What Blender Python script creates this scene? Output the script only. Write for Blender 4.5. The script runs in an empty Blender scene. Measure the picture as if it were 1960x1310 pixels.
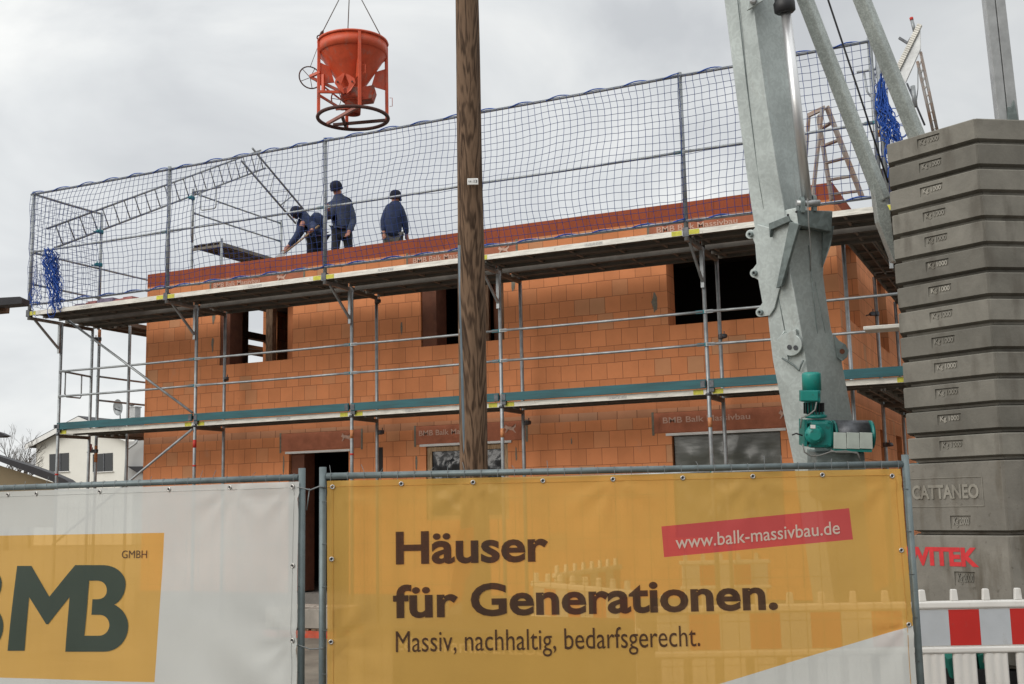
import bpy, bmesh, math, random
from mathutils import Vector, Matrix, noise
random.seed(7)
R = math.radians
scene = bpy.context.scene
COL = scene.collection

# ------------------------------------------------------------------ camera
FPX, W0, H0 = 2191.228, 1960.0, 1310.0
C = Vector((15.8756, -14.91468, 1.8))
FW = Vector((-0.41964113, 0.89656364, 0.14168616)).normalized()
RT = Vector((0.90421334, 0.42655871, -0.02111655)).normalized()
UP = RT.cross(FW).normalized(); RT = FW.cross(UP).normalized()
cd = bpy.data.cameras.new('camera'); cam = bpy.data.objects.new('camera', cd); COL.objects.link(cam)
cam.matrix_world = Matrix.Translation(C) @ Matrix((RT, UP, -FW)).transposed().to_4x4()
cd.sensor_width = 36; cd.sensor_fit = 'HORIZONTAL'; cd.lens = FPX / W0 * 36; cd.clip_start = .1; cd.clip_end = 3000
scene.camera = cam

# ------------------------------------------------------------------ world, sun, exposure
SUN_EL, SUN_AZ = R(29), R(205)
world = bpy.data.worlds.new('World'); scene.world = world; world.use_nodes = True
nt = world.node_tree; N = nt.nodes; LK = nt.links; N.clear()
wo = N.new('ShaderNodeOutputWorld'); bgn = N.new('ShaderNodeBackground')
sky = N.new('ShaderNodeTexSky'); sky.sky_type = 'NISHITA'; sky.sun_disc = False
sky.sun_elevation = SUN_EL; sky.sun_rotation = SUN_AZ; sky.air_density = 1.0; sky.dust_density = 3
tc = N.new('ShaderNodeTexCoord')
mp = N.new('ShaderNodeMapping'); mp.inputs['Scale'].default_value = (1.0, 1.0, 1.9); mp.inputs['Location'].default_value = (1.9, 0.4, 0.7)
LK.new(tc.outputs['Generated'], mp.inputs['Vector'])
n1 = N.new('ShaderNodeTexNoise'); n1.inputs['Scale'].default_value = 3.1; n1.inputs['Detail'].default_value = 6; n1.inputs['Roughness'].default_value = .52; n1.inputs['Distortion'].default_value = .5
LK.new(mp.outputs['Vector'], n1.inputs['Vector'])
cr = N.new('ShaderNodeValToRGB'); e = cr.color_ramp.elements
e[0].position = .34; e[0].color = (5.2, 5.35, 5.5, 1)
e[1].position = .62; e[1].color = (7.9, 7.95, 7.8, 1)
m = e.new(.47); m.color = (6.4, 6.55, 6.6, 1)
LK.new(n1.outputs['Fac'], cr.inputs['Fac'])
# broad brighter part of the overcast towards the west (left of the view)
dp = N.new('ShaderNodeVectorMath'); dp.operation = 'DOT_PRODUCT'; dp.inputs[1].default_value = (-0.85, 0.5, 0.12)
LK.new(tc.outputs['Generated'], dp.inputs[0])
mr = N.new('ShaderNodeMapRange'); mr.inputs['From Min'].default_value = .35; mr.inputs['From Max'].default_value = 1.0; mr.inputs['To Min'].default_value = .84; mr.inputs['To Max'].default_value = 1.12
LK.new(dp.outputs['Value'], mr.inputs['Value'])
mul = N.new('ShaderNodeVectorMath'); mul.operation = 'SCALE'
szn = N.new('ShaderNodeSeparateXYZ'); LK.new(tc.outputs['Generated'], szn.inputs[0])
zr = N.new('ShaderNodeMapRange'); zr.inputs['From Min'].default_value = .4; zr.inputs['From Max'].default_value = 1.0; zr.inputs['To Min'].default_value = 1.0; zr.inputs['To Max'].default_value = 2.3   # overcast: zenith brighter than horizon
LK.new(szn.outputs['Z'], zr.inputs['Value'])
zm = N.new('ShaderNodeMath'); zm.operation = 'MULTIPLY'; LK.new(mr.outputs['Result'], zm.inputs[0]); LK.new(zr.outputs['Result'], zm.inputs[1])
LK.new(cr.outputs['Color'], mul.inputs[0]); LK.new(zm.outputs[0], mul.inputs['Scale'])
mx = N.new('ShaderNodeMix'); mx.data_type = 'RGBA'; mx.inputs['Factor'].default_value = .93
LK.new(sky.outputs['Color'], mx.inputs['A']); LK.new(mul.outputs['Vector'], mx.inputs['B'])
LK.new(mx.outputs['Result'], bgn.inputs['Color']); bgn.inputs['Strength'].default_value = .084
LK.new(bgn.outputs['Background'], wo.inputs['Surface'])
sd = bpy.data.lights.new('sun', 'SUN'); sd.energy = 1.25; sd.angle = R(42); sd.color = (1, .96, .9)
so = bpy.data.objects.new('sun', sd); COL.objects.link(so)
sdir = Vector((-0.37, -0.79, 0.48)).normalized()
so.rotation_euler = sdir.to_track_quat('Z', 'Y').to_euler(); so.location = (0, 0, 30)
vs = scene.view_settings; vs.view_transform = 'Standard'; vs.look = 'None'; vs.exposure = 0.5; vs.gamma = 1; vs.use_curve_mapping = False
scene.render.engine = 'CYCLES'
scene.cycles.transparent_max_bounces = 24

# ------------------------------------------------------------------ helpers
def ray(px, py): return FW * FPX + RT * (px - 980) - UP * (py - 655)
def ax(px, py, k, v):
    d = ray(px, py); return C + d * ((v - C[k]) / d[k])
def atx(px, py, v): return ax(px, py, 0, v)
def aty(px, py, v): return ax(px, py, 1, v)
def atz(px, py, v): return ax(px, py, 2, v)
def atd(px, py, dep): return C + ray(px, py) / FPX * dep
def onpl(px, py, P0, n):
    d = ray(px, py); return C + d * ((P0 - C).dot(n) / d.dot(n))

def V(*a): return Vector(a)

class MB:
    def __init__(s): s.v = []; s.f = []; s.sm = []
    def add(s, vs, fs, smooth=False):
        o = len(s.v); s.v += [Vector(v) for v in vs]; s.f += [tuple(i + o for i in f) for f in fs]; s.sm += [smooth] * len(fs); return s
    def box(s, lo, hi):
        (a, b, c), (d, e, f) = lo, hi
        return s.add([(a,b,c),(d,b,c),(d,e,c),(a,e,c),(a,b,f),(d,b,f),(d,e,f),(a,e,f)],
                     [(0,3,2,1),(4,5,6,7),(0,1,5,4),(1,2,6,5),(2,3,7,6),(3,0,4,7)])
    def obox(s, c, u, v, w, a, b, h):
        """box centred at c with half sizes a,b,h along unit axes u,v,w"""
        P = []
        for k in (-h, h):
            for i, j in ((-a,-b),(a,-b),(a,b),(-a,b)): P.append(c + u*i + v*j + w*k)
        return s.add(P, [(0,3,2,1),(4,5,6,7),(0,1,5,4),(1,2,6,5),(2,3,7,6),(3,0,4,7)])
    def beam(s, p0, p1, w, h, up=None):
        p0 = Vector(p0); p1 = Vector(p1); d = (p1 - p0); L = d.length; d.normalize()
        up = Vector(up) if up is not None else (V(0,0,1) if abs(d.z) < .95 else V(1,0,0))
        sx = d.cross(up).normalized(); uz = sx.cross(d).normalized()
        return s.obox((p0+p1)/2, d, sx, uz, L/2, w/2, h/2)
    def tube(s, p0, p1, r, n=8, r2=None, caps=True):
        return s.path([p0, p1], r, n, caps=caps, r2=r2)
    def path(s, pts, r, n=6, closed=False, caps=True, r2=None):
        pts = [Vector(p) for p in pts]; m = len(pts); rings = []
        prev = None
        for i, p in enumerate(pts):
            if closed: t = pts[(i+1) % m] - pts[i-1]
            elif i == 0: t = pts[1] - p
            elif i == m-1: t = p - pts[i-1]
            else: t = pts[i+1] - pts[i-1]
            if t.length < 1e-9: t = V(0,0,1)
            t.normalize()
            if prev is None:
                a = V(0,0,1) if abs(t.z) < .9 else V(1,0,0); u = t.cross(a).normalized()
            else:
                u = (prev - t * prev.dot(t))
                u = u.normalized() if u.length > 1e-6 else t.orthogonal().normalized()
            prev = u; w = t.cross(u)
            rr = r if r2 is None else r + (r2 - r) * i / (m - 1)
            if isinstance(r, (list, tuple)): rr = r[i]
            rings.append([p + (u*math.cos(2*math.pi*k/n) + w*math.sin(2*math.pi*k/n)) * rr for k in range(n)])
        vs = [v for g in rings for v in g]; fs = []
        for i in range(m if closed else m-1):
            j = (i+1) % m
            for k in range(n):
                l = (k+1) % n
                fs.append((i*n+k, i*n+l, j*n+l, j*n+k))
        s.add(vs, fs, True)
        if caps and not closed:
            o = len(s.v) - len(vs)
            s.f.append(tuple(o+k for k in reversed(range(n)))); s.sm.append(False)
            s.f.append(tuple(o+(m-1)*n+k for k in range(n))); s.sm.append(False)
        return s
    def prism(s, poly, ext):
        poly = [Vector(p) for p in poly]; ext = Vector(ext); n = len(poly)
        nn = V(0,0,0)
        for i in range(n): nn += (poly[i]-poly[0]).cross(poly[(i+1)%n]-poly[0])
        if nn.dot(ext) > 0: poly = poly[::-1]
        vs = poly + [p + ext for p in poly]
        fs = [tuple(range(n)), tuple(reversed(range(n, 2*n)))] + [(i, n+i, n+(i+1)%n, (i+1)%n) for i in range(n)]
        fs = [fs[0], fs[1]] + [tuple(reversed(f)) for f in fs[2:]]
        fs = [fs[0], fs[1]] + [tuple(reversed(f)) for f in fs[2:]]
        return s.add(vs, fs)
    def lathe(s, o, axis, prof, n=24, smooth=True, caps=True):
        axis = Vector(axis).normalized(); u = axis.orthogonal().normalized(); w = axis.cross(u); o = Vector(o)
        vs = []; m = len(prof)
        for (h, r) in prof:
            for k in range(n):
                a = 2*math.pi*k/n; vs.append(o + axis*h + (u*math.cos(a) + w*math.sin(a))*r)
        fs = [(i*n+k, i*n+(k+1)%n, (i+1)*n+(k+1)%n, (i+1)*n+k) for i in range(m-1) for k in range(n)]
        s.add(vs, fs, smooth)
        if caps:
            b = len(s.v) - len(vs)
            s.f.append(tuple(b+k for k in reversed(range(n)))); s.sm.append(False)
            s.f.append(tuple(b+(m-1)*n+k for k in range(n))); s.sm.append(False)
        return s
    def ring(s, c, u, w, rad, r, n=32, k=8):
        return s.path([c + (u*math.cos(2*math.pi*i/n) + w*math.sin(2*math.pi*i/n))*rad for i in range(n)], r, k, closed=True)
    def sphere(s, c, r, n=10, sc=(1,1,1)):
        c = Vector(c); vs = []; fs = []
        for i in range(n+1):
            t = math.pi*i/n
            for k in range(2*n):
                p = math.pi*k/n; vs.append(c + V(sc[0]*r*math.sin(t)*math.cos(p), sc[1]*r*math.sin(t)*math.sin(p), sc[2]*r*math.cos(t)))
        m = 2*n
        for i in range(n):
            for k in range(m): fs.append((i*m+k, (i+1)*m+k, (i+1)*m+(k+1)%m, i*m+(k+1)%m))
        return s.add(vs, fs, True)
    def build(s, name, mat, parent=None, base=None, bevel=0, local=False):
        o = Vector((0,0,0))
        root = parent
        while root is not None and root.parent: root = root.parent
        if root is not None and not local: o = Vector(root.location)
        if parent is None and base is not None: o = Vector(base)
        me = bpy.data.meshes.new(name)
        me.from_pydata([tuple(v - o) for v in s.v], [], s.f)
        me.polygons.foreach_set('use_smooth', s.sm)
        me.materials.append(mat); me.update(); me.validate()
        ob = bpy.data.objects.new(name, me); COL.objects.link(ob)
        if parent is not None: ob.parent = parent
        elif base is not None: ob.location = o
        if bevel:
            b = ob.modifiers.new('bevel', 'BEVEL'); b.width = bevel; b.segments = 2; b.limit_method = 'ANGLE'; b.angle_limit = R(35)
        return ob

def thing(name, label, cat, loc, group=None, rz=0):
    o = bpy.data.objects.new(name, None); COL.objects.link(o); o.empty_display_size = .2
    o.location = loc; o.rotation_euler = (0, 0, rz); o['label'] = label; o['category'] = cat
    if group: o['group'] = group
    return o
def tag(o, label, cat, group=None):
    o['label'] = label; o['category'] = cat
    if group: o['group'] = group
    return o
def structure(o): o['kind'] = 'structure'; return o
def copy_tree(o, parent=None):
    c = o.copy(); COL.objects.link(c)
    if parent is not None: c.parent = parent
    for ch in list(o.children): copy_tree(ch, c)
    return c

# ------------------------------------------------------------------ materials
def mat(name, color, rough=.6, metal=0., var=0., vscale=4., bump=0., bscale=60., color2=None, spec=.5, stretch=None, detail=4):
    m = bpy.data.materials.new(name); m.use_nodes = True; t = m.node_tree; b = t.nodes['Principled BSDF']
    b.inputs['Roughness'].default_value = rough; b.inputs['Metallic'].default_value = metal
    b.inputs['Specular IOR Level'].default_value = spec
    c = (*color, 1)
    tcn = t.nodes.new('ShaderNodeTexCoord'); src = tcn.outputs['Object']
    if stretch:
        mpn = t.nodes.new('ShaderNodeMapping'); mpn.inputs['Scale'].default_value = stretch; t.links.new(src, mpn.inputs['Vector']); src = mpn.outputs['Vector']
    if var or color2:
        nz = t.nodes.new('ShaderNodeTexNoise'); nz.inputs['Scale'].default_value = vscale; nz.inputs['Detail'].default_value = detail; nz.inputs['Roughness'].default_value = .62
        t.links.new(src, nz.inputs['Vector'])
        rp = t.nodes.new('ShaderNodeValToRGB'); rp.color_ramp.elements[0].position = .34; rp.color_ramp.elements[1].position = .68
        if color2: a, z = c, (*color2, 1)
        else: a = tuple(x*(1-var) for x in color) + (1,); z = tuple(min(1, x*(1+var)) for x in color) + (1,)
        rp.color_ramp.elements[0].color = a; rp.color_ramp.elements[1].color = z
        t.links.new(nz.outputs['Fac'], rp.inputs['Fac']); t.links.new(rp.outputs['Color'], b.inputs['Base Color'])
    else: b.inputs['Base Color'].default_value = c
    if bump:
        nb = t.nodes.new('ShaderNodeTexNoise'); nb.inputs['Scale'].default_value = bscale; nb.inputs['Detail'].default_value = 5
        t.links.new(src, nb.inputs['Vector'])
        bp = t.nodes.new('ShaderNodeBump'); bp.inputs['Strength'].default_value = bump; bp.inputs['Distance'].default_value = .01
        t.links.new(nb.outputs['Fac'], bp.inputs['Height']); t.links.new(bp.outputs['Normal'], b.inputs['Normal'])
    return m

def brick_mat(name, c1, c2, mortar, bw=.2485, bh=.249, zoff=0., fluted=0., msize=.004, offset=.5):
    m = bpy.data.materials.new(name); m.use_nodes = True; t = m.node_tree; nd = t.nodes; lk = t.links; b = nd['Principled BSDF']
    b.inputs['Roughness'].default_value = .92; b.inputs['Specular IOR Level'].default_value = .2
    g = nd.new('ShaderNodeNewGeometry'); sp = nd.new('ShaderNodeSeparateXYZ'); lk.new(g.outputs['Position'], sp.inputs[0])
    sn = nd.new('ShaderNodeSeparateXYZ'); lk.new(g.outputs['True Normal'], sn.inputs[0])
    ab = nd.new('ShaderNodeMath'); ab.operation = 'ABSOLUTE'; lk.new(sn.outputs['Y'], ab.inputs[0])
    gt = nd.new('ShaderNodeMath'); gt.operation = 'GREATER_THAN'; gt.inputs[1].default_value = .5; lk.new(ab.outputs[0], gt.inputs[0])
    mu = nd.new('ShaderNodeMix'); lk.new(gt.outputs[0], mu.inputs[0]); lk.new(sp.outputs['Y'], mu.inputs[2]); lk.new(sp.outputs['X'], mu.inputs[3])
    az = nd.new('ShaderNodeMath'); az.operation = 'ADD'; az.inputs[1].default_value = zoff; lk.new(sp.outputs['Z'], az.inputs[0])
    # tiny irregularity of the joints
    nz = nd.new('ShaderNodeTexNoise'); nz.inputs['Scale'].default_value = 1.7; lk.new(g.outputs['Position'], nz.inputs['Vector'])
    ns = nd.new('ShaderNodeMath'); ns.operation = 'MULTIPLY_ADD'; ns.inputs[1].default_value = .03; ns.inputs[2].default_value = -.015; lk.new(nz.outputs['Fac'], ns.inputs[0])
    a2 = nd.new('ShaderNodeMath'); lk.new(az.outputs[0], a2.inputs[0]); lk.new(ns.outputs[0], a2.inputs[1])
    cb = nd.new('ShaderNodeCombineXYZ'); lk.new(mu.outputs[0], cb.inputs['X']); lk.new(a2.outputs[0], cb.inputs['Y'])
    br = nd.new('ShaderNodeTexBrick'); br.offset = offset; br.squash = 1
    br.inputs['Color1'].default_value = (0,0,0,1); br.inputs['Color2'].default_value = (1,1,1,1); br.inputs['Mortar'].default_value = (0,0,0,1)
    br.inputs['Scale'].default_value = 1; br.inputs['Mortar Size'].default_value = msize; br.inputs['Mortar Smooth'].default_value = .3; br.inputs['Brick Width'].default_value = bw; br.inputs['Row Height'].default_value = bh
    lk.new(cb.outputs[0], br.inputs['Vector'])
    rp = nd.new('ShaderNodeValToRGB'); rp.color_ramp.interpolation = 'LINEAR'; el = rp.color_ramp.elements
    el[0].position = 0; el[0].color = (*[x*.92 for x in c1], 1); el[1].position = 1; el[1].color = (*c2, 1)
    q = el.new(.35); q.color = (*c1, 1); q = el.new(.86); q.color = (*[x*1.08 for x in c1], 1)
    lk.new(br.outputs['Color'], rp.inputs['Fac'])
    n2 = nd.new('ShaderNodeTexNoise'); n2.inputs['Scale'].default_value = 2.3; n2.inputs['Detail'].default_value = 6; n2.inputs['Roughness'].default_value = .6; lk.new(g.outputs['Position'], n2.inputs['Vector'])
    r2 = nd.new('ShaderNodeMapRange'); r2.inputs['From Min'].default_value = .3; r2.inputs['From Max'].default_value = .7; r2.inputs['To Min'].default_value = .91; r2.inputs['To Max'].default_value = 1.07; lk.new(n2.outputs['Fac'], r2.inputs['Value'])
    sc = nd.new('ShaderNodeVectorMath'); sc.operation = 'SCALE'; lk.new(rp.outputs['Color'], sc.inputs[0]); lk.new(r2.outputs[0], sc.inputs['Scale'])
    mm = nd.new('ShaderNodeMix'); mm.data_type = 'RGBA'; lk.new(br.outputs['Fac'], mm.inputs['Factor']); lk.new(sc.outputs[0], mm.inputs['A']); mm.inputs['B'].default_value = (*mortar, 1)
    outc = mm.outputs['Result']
    hgt = nd.new('ShaderNodeMath'); hgt.operation = 'SUBTRACT'; hgt.inputs[0].default_value = 1; lk.new(br.outputs['Fac'], hgt.inputs[1]); h = hgt.outputs[0]
    if fluted:
        wv = nd.new('ShaderNodeMath'); wv.operation = 'MULTIPLY'; wv.inputs[1].default_value = 2*math.pi/.022; lk.new(mu.outputs[0], wv.inputs[0])
        sn_ = nd.new('ShaderNodeMath'); sn_.operation = 'SINE'; lk.new(wv.outputs[0], sn_.inputs[0])
        ad = nd.new('ShaderNodeMath'); ad.operation = 'MULTIPLY_ADD'; ad.inputs[1].default_value = fluted; lk.new(sn_.outputs[0], ad.inputs[0]); lk.new(h, ad.inputs[2]); h = ad.outputs[0]
    n3 = nd.new('ShaderNodeTexNoise'); n3.inputs['Scale'].default_value = 70; lk.new(g.outputs['Position'], n3.inputs['Vector'])
    ad2 = nd.new('ShaderNodeMath'); ad2.operation = 'MULTIPLY_ADD'; ad2.inputs[1].default_value = .35; lk.new(n3.outputs['Fac'], ad2.inputs[0]); lk.new(h, ad2.inputs[2])
    bp = nd.new('ShaderNodeBump'); bp.inputs['Strength'].default_value = .6; bp.inputs['Distance'].default_value = .004; lk.new(ad2.outputs[0], bp.inputs['Height']); lk.new(bp.outputs[0], b.inputs['Normal'])
    lk.new(outc, b.inputs['Base Color'])
    return m

def sheet_mat(name, color, transp=.22, transl=.25, rough=.5, var=.06):
    m = bpy.data.materials.new(name); m.use_nodes = True; t = m.node_tree; nd = t.nodes; lk = t.links; b = nd['Principled BSDF']
    b.inputs['Roughness'].default_value = rough; b.inputs['Specular IOR Level'].default_value = .35
    tcn = nd.new('ShaderNodeTexCoord'); nz = nd.new('ShaderNodeTexNoise'); nz.inputs['Scale'].default_value = 1.6; nz.inputs['Detail'].default_value = 7; lk.new(tcn.outputs['Object'], nz.inputs['Vector'])
    rp = nd.new('ShaderNodeValToRGB'); rp.color_ramp.elements[0].position = .3; rp.color_ramp.elements[1].position = .7
    rp.color_ramp.elements[0].color = (*[x*(1-var) for x in color], 1); rp.color_ramp.elements[1].color = (*[min(1, x*(1+var)) for x in color], 1)
    lk.new(nz.outputs['Fac'], rp.inputs['Fac']); lk.new(rp.outputs['Color'], b.inputs['Base Color'])
    tl = nd.new('ShaderNodeBsdfTranslucent'); lk.new(rp.outputs['Color'], tl.inputs['Color'])
    tr = nd.new('ShaderNodeBsdfTransparent'); tr.inputs['Color'].default_value = (*[min(1, .35 + .65*x/max(color)) for x in color], 1)
    m1 = nd.new('ShaderNodeMixShader'); m1.inputs[0].default_value = transl; lk.new(b.outputs[0], m1.inputs[1]); lk.new(tl.outputs[0], m1.inputs[2])
    m2 = nd.new('ShaderNodeMixShader'); m2.inputs[0].default_value = transp; lk.new(m1.outputs[0], m2.inputs[1]); lk.new(tr.outputs[0], m2.inputs[2])
    lk.new(m2.outputs[0], nd['Material Output'].inputs['Surface'])
    return m

def galv_mat(name, c=(.36,.39,.38), scale=22, rough=.48, metal=.35, amp=.16):
    m = bpy.data.materials.new(name); m.use_nodes = True; t = m.node_tree; nd = t.nodes; lk = t.links; b = nd['Principled BSDF']
    tcn = nd.new('ShaderNodeTexCoord')
    nz = nd.new('ShaderNodeTexNoise'); nz.inputs['Scale'].default_value = scale; nz.inputs['Detail'].default_value = 3; nz.inputs['Distortion'].default_value = 1.6; lk.new(tcn.outputs['Object'], nz.inputs['Vector'])
    n2 = nd.new('ShaderNodeTexNoise'); n2.inputs['Scale'].default_value = 2.2; n2.inputs['Detail'].default_value = 5; lk.new(tcn.outputs['Object'], n2.inputs['Vector'])
    r1 = nd.new('ShaderNodeMapRange'); r1.inputs['From Min'].default_value = .42; r1.inputs['From Max'].default_value = .6; r1.inputs['To Min'].default_value = 1-amp; r1.inputs['To Max'].default_value = 1+amp; lk.new(nz.outputs['Fac'], r1.inputs['Value'])
    r2 = nd.new('ShaderNodeMapRange'); r2.inputs['From Min'].default_value = .3; r2.inputs['From Max'].default_value = .7; r2.inputs['To Min'].default_value = .82; r2.inputs['To Max'].default_value = 1.12; lk.new(n2.outputs['Fac'], r2.inputs['Value'])
    mu = nd.new('ShaderNodeMath'); mu.operation = 'MULTIPLY'; lk.new(r1.outputs[0], mu.inputs[0]); lk.new(r2.outputs[0], mu.inputs[1])
    sc = nd.new('ShaderNodeVectorMath'); sc.operation = 'SCALE'; sc.inputs[0].default_value = c; lk.new(mu.outputs[0], sc.inputs['Scale'])
    lk.new(sc.outputs[0], b.inputs['Base Color']); b.inputs['Roughness'].default_value = rough; b.inputs['Metallic'].default_value = metal
    return m

def concrete_mat(name, c=(.27,.255,.22), stain=(.10,.09,.07)):
    m = bpy.data.materials.new(name); m.use_nodes = True; t = m.node_tree; nd = t.nodes; lk = t.links; b = nd['Principled BSDF']
    b.inputs['Roughness'].default_value = .88; b.inputs['Specular IOR Level'].default_value = .25
    g = nd.new('ShaderNodeNewGeometry')
    n1 = nd.new('ShaderNodeTexNoise'); n1.inputs['Scale'].default_value = 3.2; n1.inputs['Detail'].default_value = 9; n1.inputs['Roughness'].default_value = .65; n1.inputs['Distortion'].default_value = .4; lk.new(g.outputs['Position'], n1.inputs['Vector'])
    mpn = nd.new('ShaderNodeMapping'); mpn.inputs['Scale'].default_value = (5, 5, 1.3); lk.new(g.outputs['Position'], mpn.inputs['Vector'])
    n2 = nd.new('ShaderNodeTexNoise'); n2.inputs['Scale'].default_value = 1.4; n2.inputs['Detail'].default_value = 7; lk.new(mpn.outputs[0], n2.inputs['Vector'])
    oi = nd.new('ShaderNodeObjectInfo')
    r1 = nd.new('ShaderNodeMapRange'); r1.inputs['From Min'].default_value = .3; r1.inputs['From Max'].default_value = .7; r1.inputs['To Min'].default_value = .76; r1.inputs['To Max'].default_value = 1.16; lk.new(n1.outputs['Fac'], r1.inputs['Value'])
    r3 = nd.new('ShaderNodeMapRange'); r3.inputs['To Min'].default_value = .74; r3.inputs['To Max'].default_value = 1.2; lk.new(oi.outputs['Random'], r3.inputs['Value'])
    mu = nd.new('ShaderNodeMath'); mu.operation = 'MULTIPLY'; lk.new(r1.outputs[0], mu.inputs[0]); lk.new(r3.outputs[0], mu.inputs[1])
    sc = nd.new('ShaderNodeVectorMath'); sc.operation = 'SCALE'; sc.inputs[0].default_value = c; lk.new(mu.outputs[0], sc.inputs['Scale'])
    r2 = nd.new('ShaderNodeMapRange'); r2.inputs['From Min'].default_value = .52; r2.inputs['From Max'].default_value = .70; r2.inputs['To Min'].default_value = 0; r2.inputs['To Max'].default_value = .7; lk.new(n2.outputs['Fac'], r2.inputs['Value'])
    mm = nd.new('ShaderNodeMix'); mm.data_type = 'RGBA'; lk.new(r2.outputs[0], mm.inputs['Factor']); lk.new(sc.outputs[0], mm.inputs['A']); mm.inputs['B'].default_value = (*stain, 1)
    lk.new(mm.outputs['Result'], b.inputs['Base Color'])
    n3 = nd.new('ShaderNodeTexNoise'); n3.inputs['Scale'].default_value = 45; n3.inputs['Detail'].default_value = 6; lk.new(g.outputs['Position'], n3.inputs['Vector'])
    bp = nd.new('ShaderNodeBump'); bp.inputs['Strength'].default_value = .35; bp.inputs['Distance'].default_value = .006; lk.new(n3.outputs['Fac'], bp.inputs['Height']); lk.new(bp.outputs[0], b.inputs['Normal'])
    return m

def wood_mat(name, dark, light, axis='Z', scale=1.):
    m = bpy.data.materials.new(name); m.use_nodes = True; t = m.node_tree; nd = t.nodes; lk = t.links; b = nd['Principled BSDF']
    b.inputs['Roughness'].default_value = .8; b.inputs['Specular IOR Level'].default_value = .2
    tcn = nd.new('ShaderNodeTexCoord'); mpn = nd.new('ShaderNodeMapping'); s = [7*scale]*3; s['XYZ'.index(axis)] = .55*scale; mpn.inputs['Scale'].default_value = s
    lk.new(tcn.outputs['Object'], mpn.inputs['Vector'])
    nz = nd.new('ShaderNodeTexNoise'); nz.inputs['Scale'].default_value = 1.5; nz.inputs['Detail'].default_value = 3; nz.inputs['Distortion'].default_value = .3; lk.new(mpn.outputs[0], nz.inputs['Vector'])
    mlt = nd.new('ShaderNodeMath'); mlt.operation = 'MULTIPLY'; mlt.inputs[1].default_value = 46; lk.new(nz.outputs['Fac'], mlt.inputs[0])
    sn = nd.new('ShaderNodeMath'); sn.operation = 'SINE'; lk.new(mlt.outputs[0], sn.inputs[0])
    n2 = nd.new('ShaderNodeTexNoise'); n2.inputs['Scale'].default_value = 6; n2.inputs['Detail'].default_value = 8; lk.new(mpn.outputs[0], n2.inputs['Vector'])
    r1 = nd.new('ShaderNodeMapRange'); r1.inputs['From Min'].default_value = -1; r1.inputs['From Max'].default_value = 1; r1.inputs['To Max'].default_value = .5; lk.new(sn.outputs[0], r1.inputs['Value'])
    ad = nd.new('ShaderNodeMath'); ad.operation = 'MULTIPLY_ADD'; ad.inputs[1].default_value = .75; lk.new(n2.outputs['Fac'], ad.inputs[0]); lk.new(r1.outputs[0], ad.inputs[2])
    rp = nd.new('ShaderNodeValToRGB'); rp.color_ramp.elements[0].position = .28; rp.color_ramp.elements[1].position = .85; rp.color_ramp.elements[0].color = (*dark, 1); rp.color_ramp.elements[1].color = (*light, 1)
    lk.new(ad.outputs[0], rp.inputs['Fac']); lk.new(rp.outputs['Color'], b.inputs['Base Color'])
    bp = nd.new('ShaderNodeBump'); bp.inputs['Strength'].default_value = .5; bp.inputs['Distance'].default_value = .006; lk.new(ad.outputs[0], bp.inputs['Height']); lk.new(bp.outputs[0], b.inputs['Normal'])
    return m

def dirty(m, dirt, lo=.56, hi=.66, amt=.8, scale=4., stretch=(1,1,1)):
    """patches of dirt or residue with a shape of their own over the base colour"""
    t = m.node_tree; nd = t.nodes; lk = t.links; b = nd['Principled BSDF']
    tcn = nd.new('ShaderNodeTexCoord'); mpn = nd.new('ShaderNodeMapping'); mpn.inputs['Scale'].default_value = stretch; lk.new(tcn.outputs['Object'], mpn.inputs['Vector'])
    nz = nd.new('ShaderNodeTexNoise'); nz.inputs['Scale'].default_value = scale; nz.inputs['Detail'].default_value = 9; nz.inputs['Roughness'].default_value = .7; lk.new(mpn.outputs[0], nz.inputs['Vector'])
    r = nd.new('ShaderNodeMapRange'); r.inputs['From Min'].default_value = lo; r.inputs['From Max'].default_value = hi; r.inputs['To Max'].default_value = amt; lk.new(nz.outputs['Fac'], r.inputs['Value'])
    mm = nd.new('ShaderNodeMix'); mm.data_type = 'RGBA'; lk.new(r.outputs[0], mm.inputs['Factor']); mm.inputs['B'].default_value = (*dirt, 1)
    src = b.inputs['Base Color'].links[0].from_socket if b.inputs['Base Color'].links else None
    if src: lk.new(src, mm.inputs['A'])
    else: mm.inputs['A'].default_value = b.inputs['Base Color'].default_value
    lk.new(mm.outputs['Result'], b.inputs['Base Color']); return m

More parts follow.
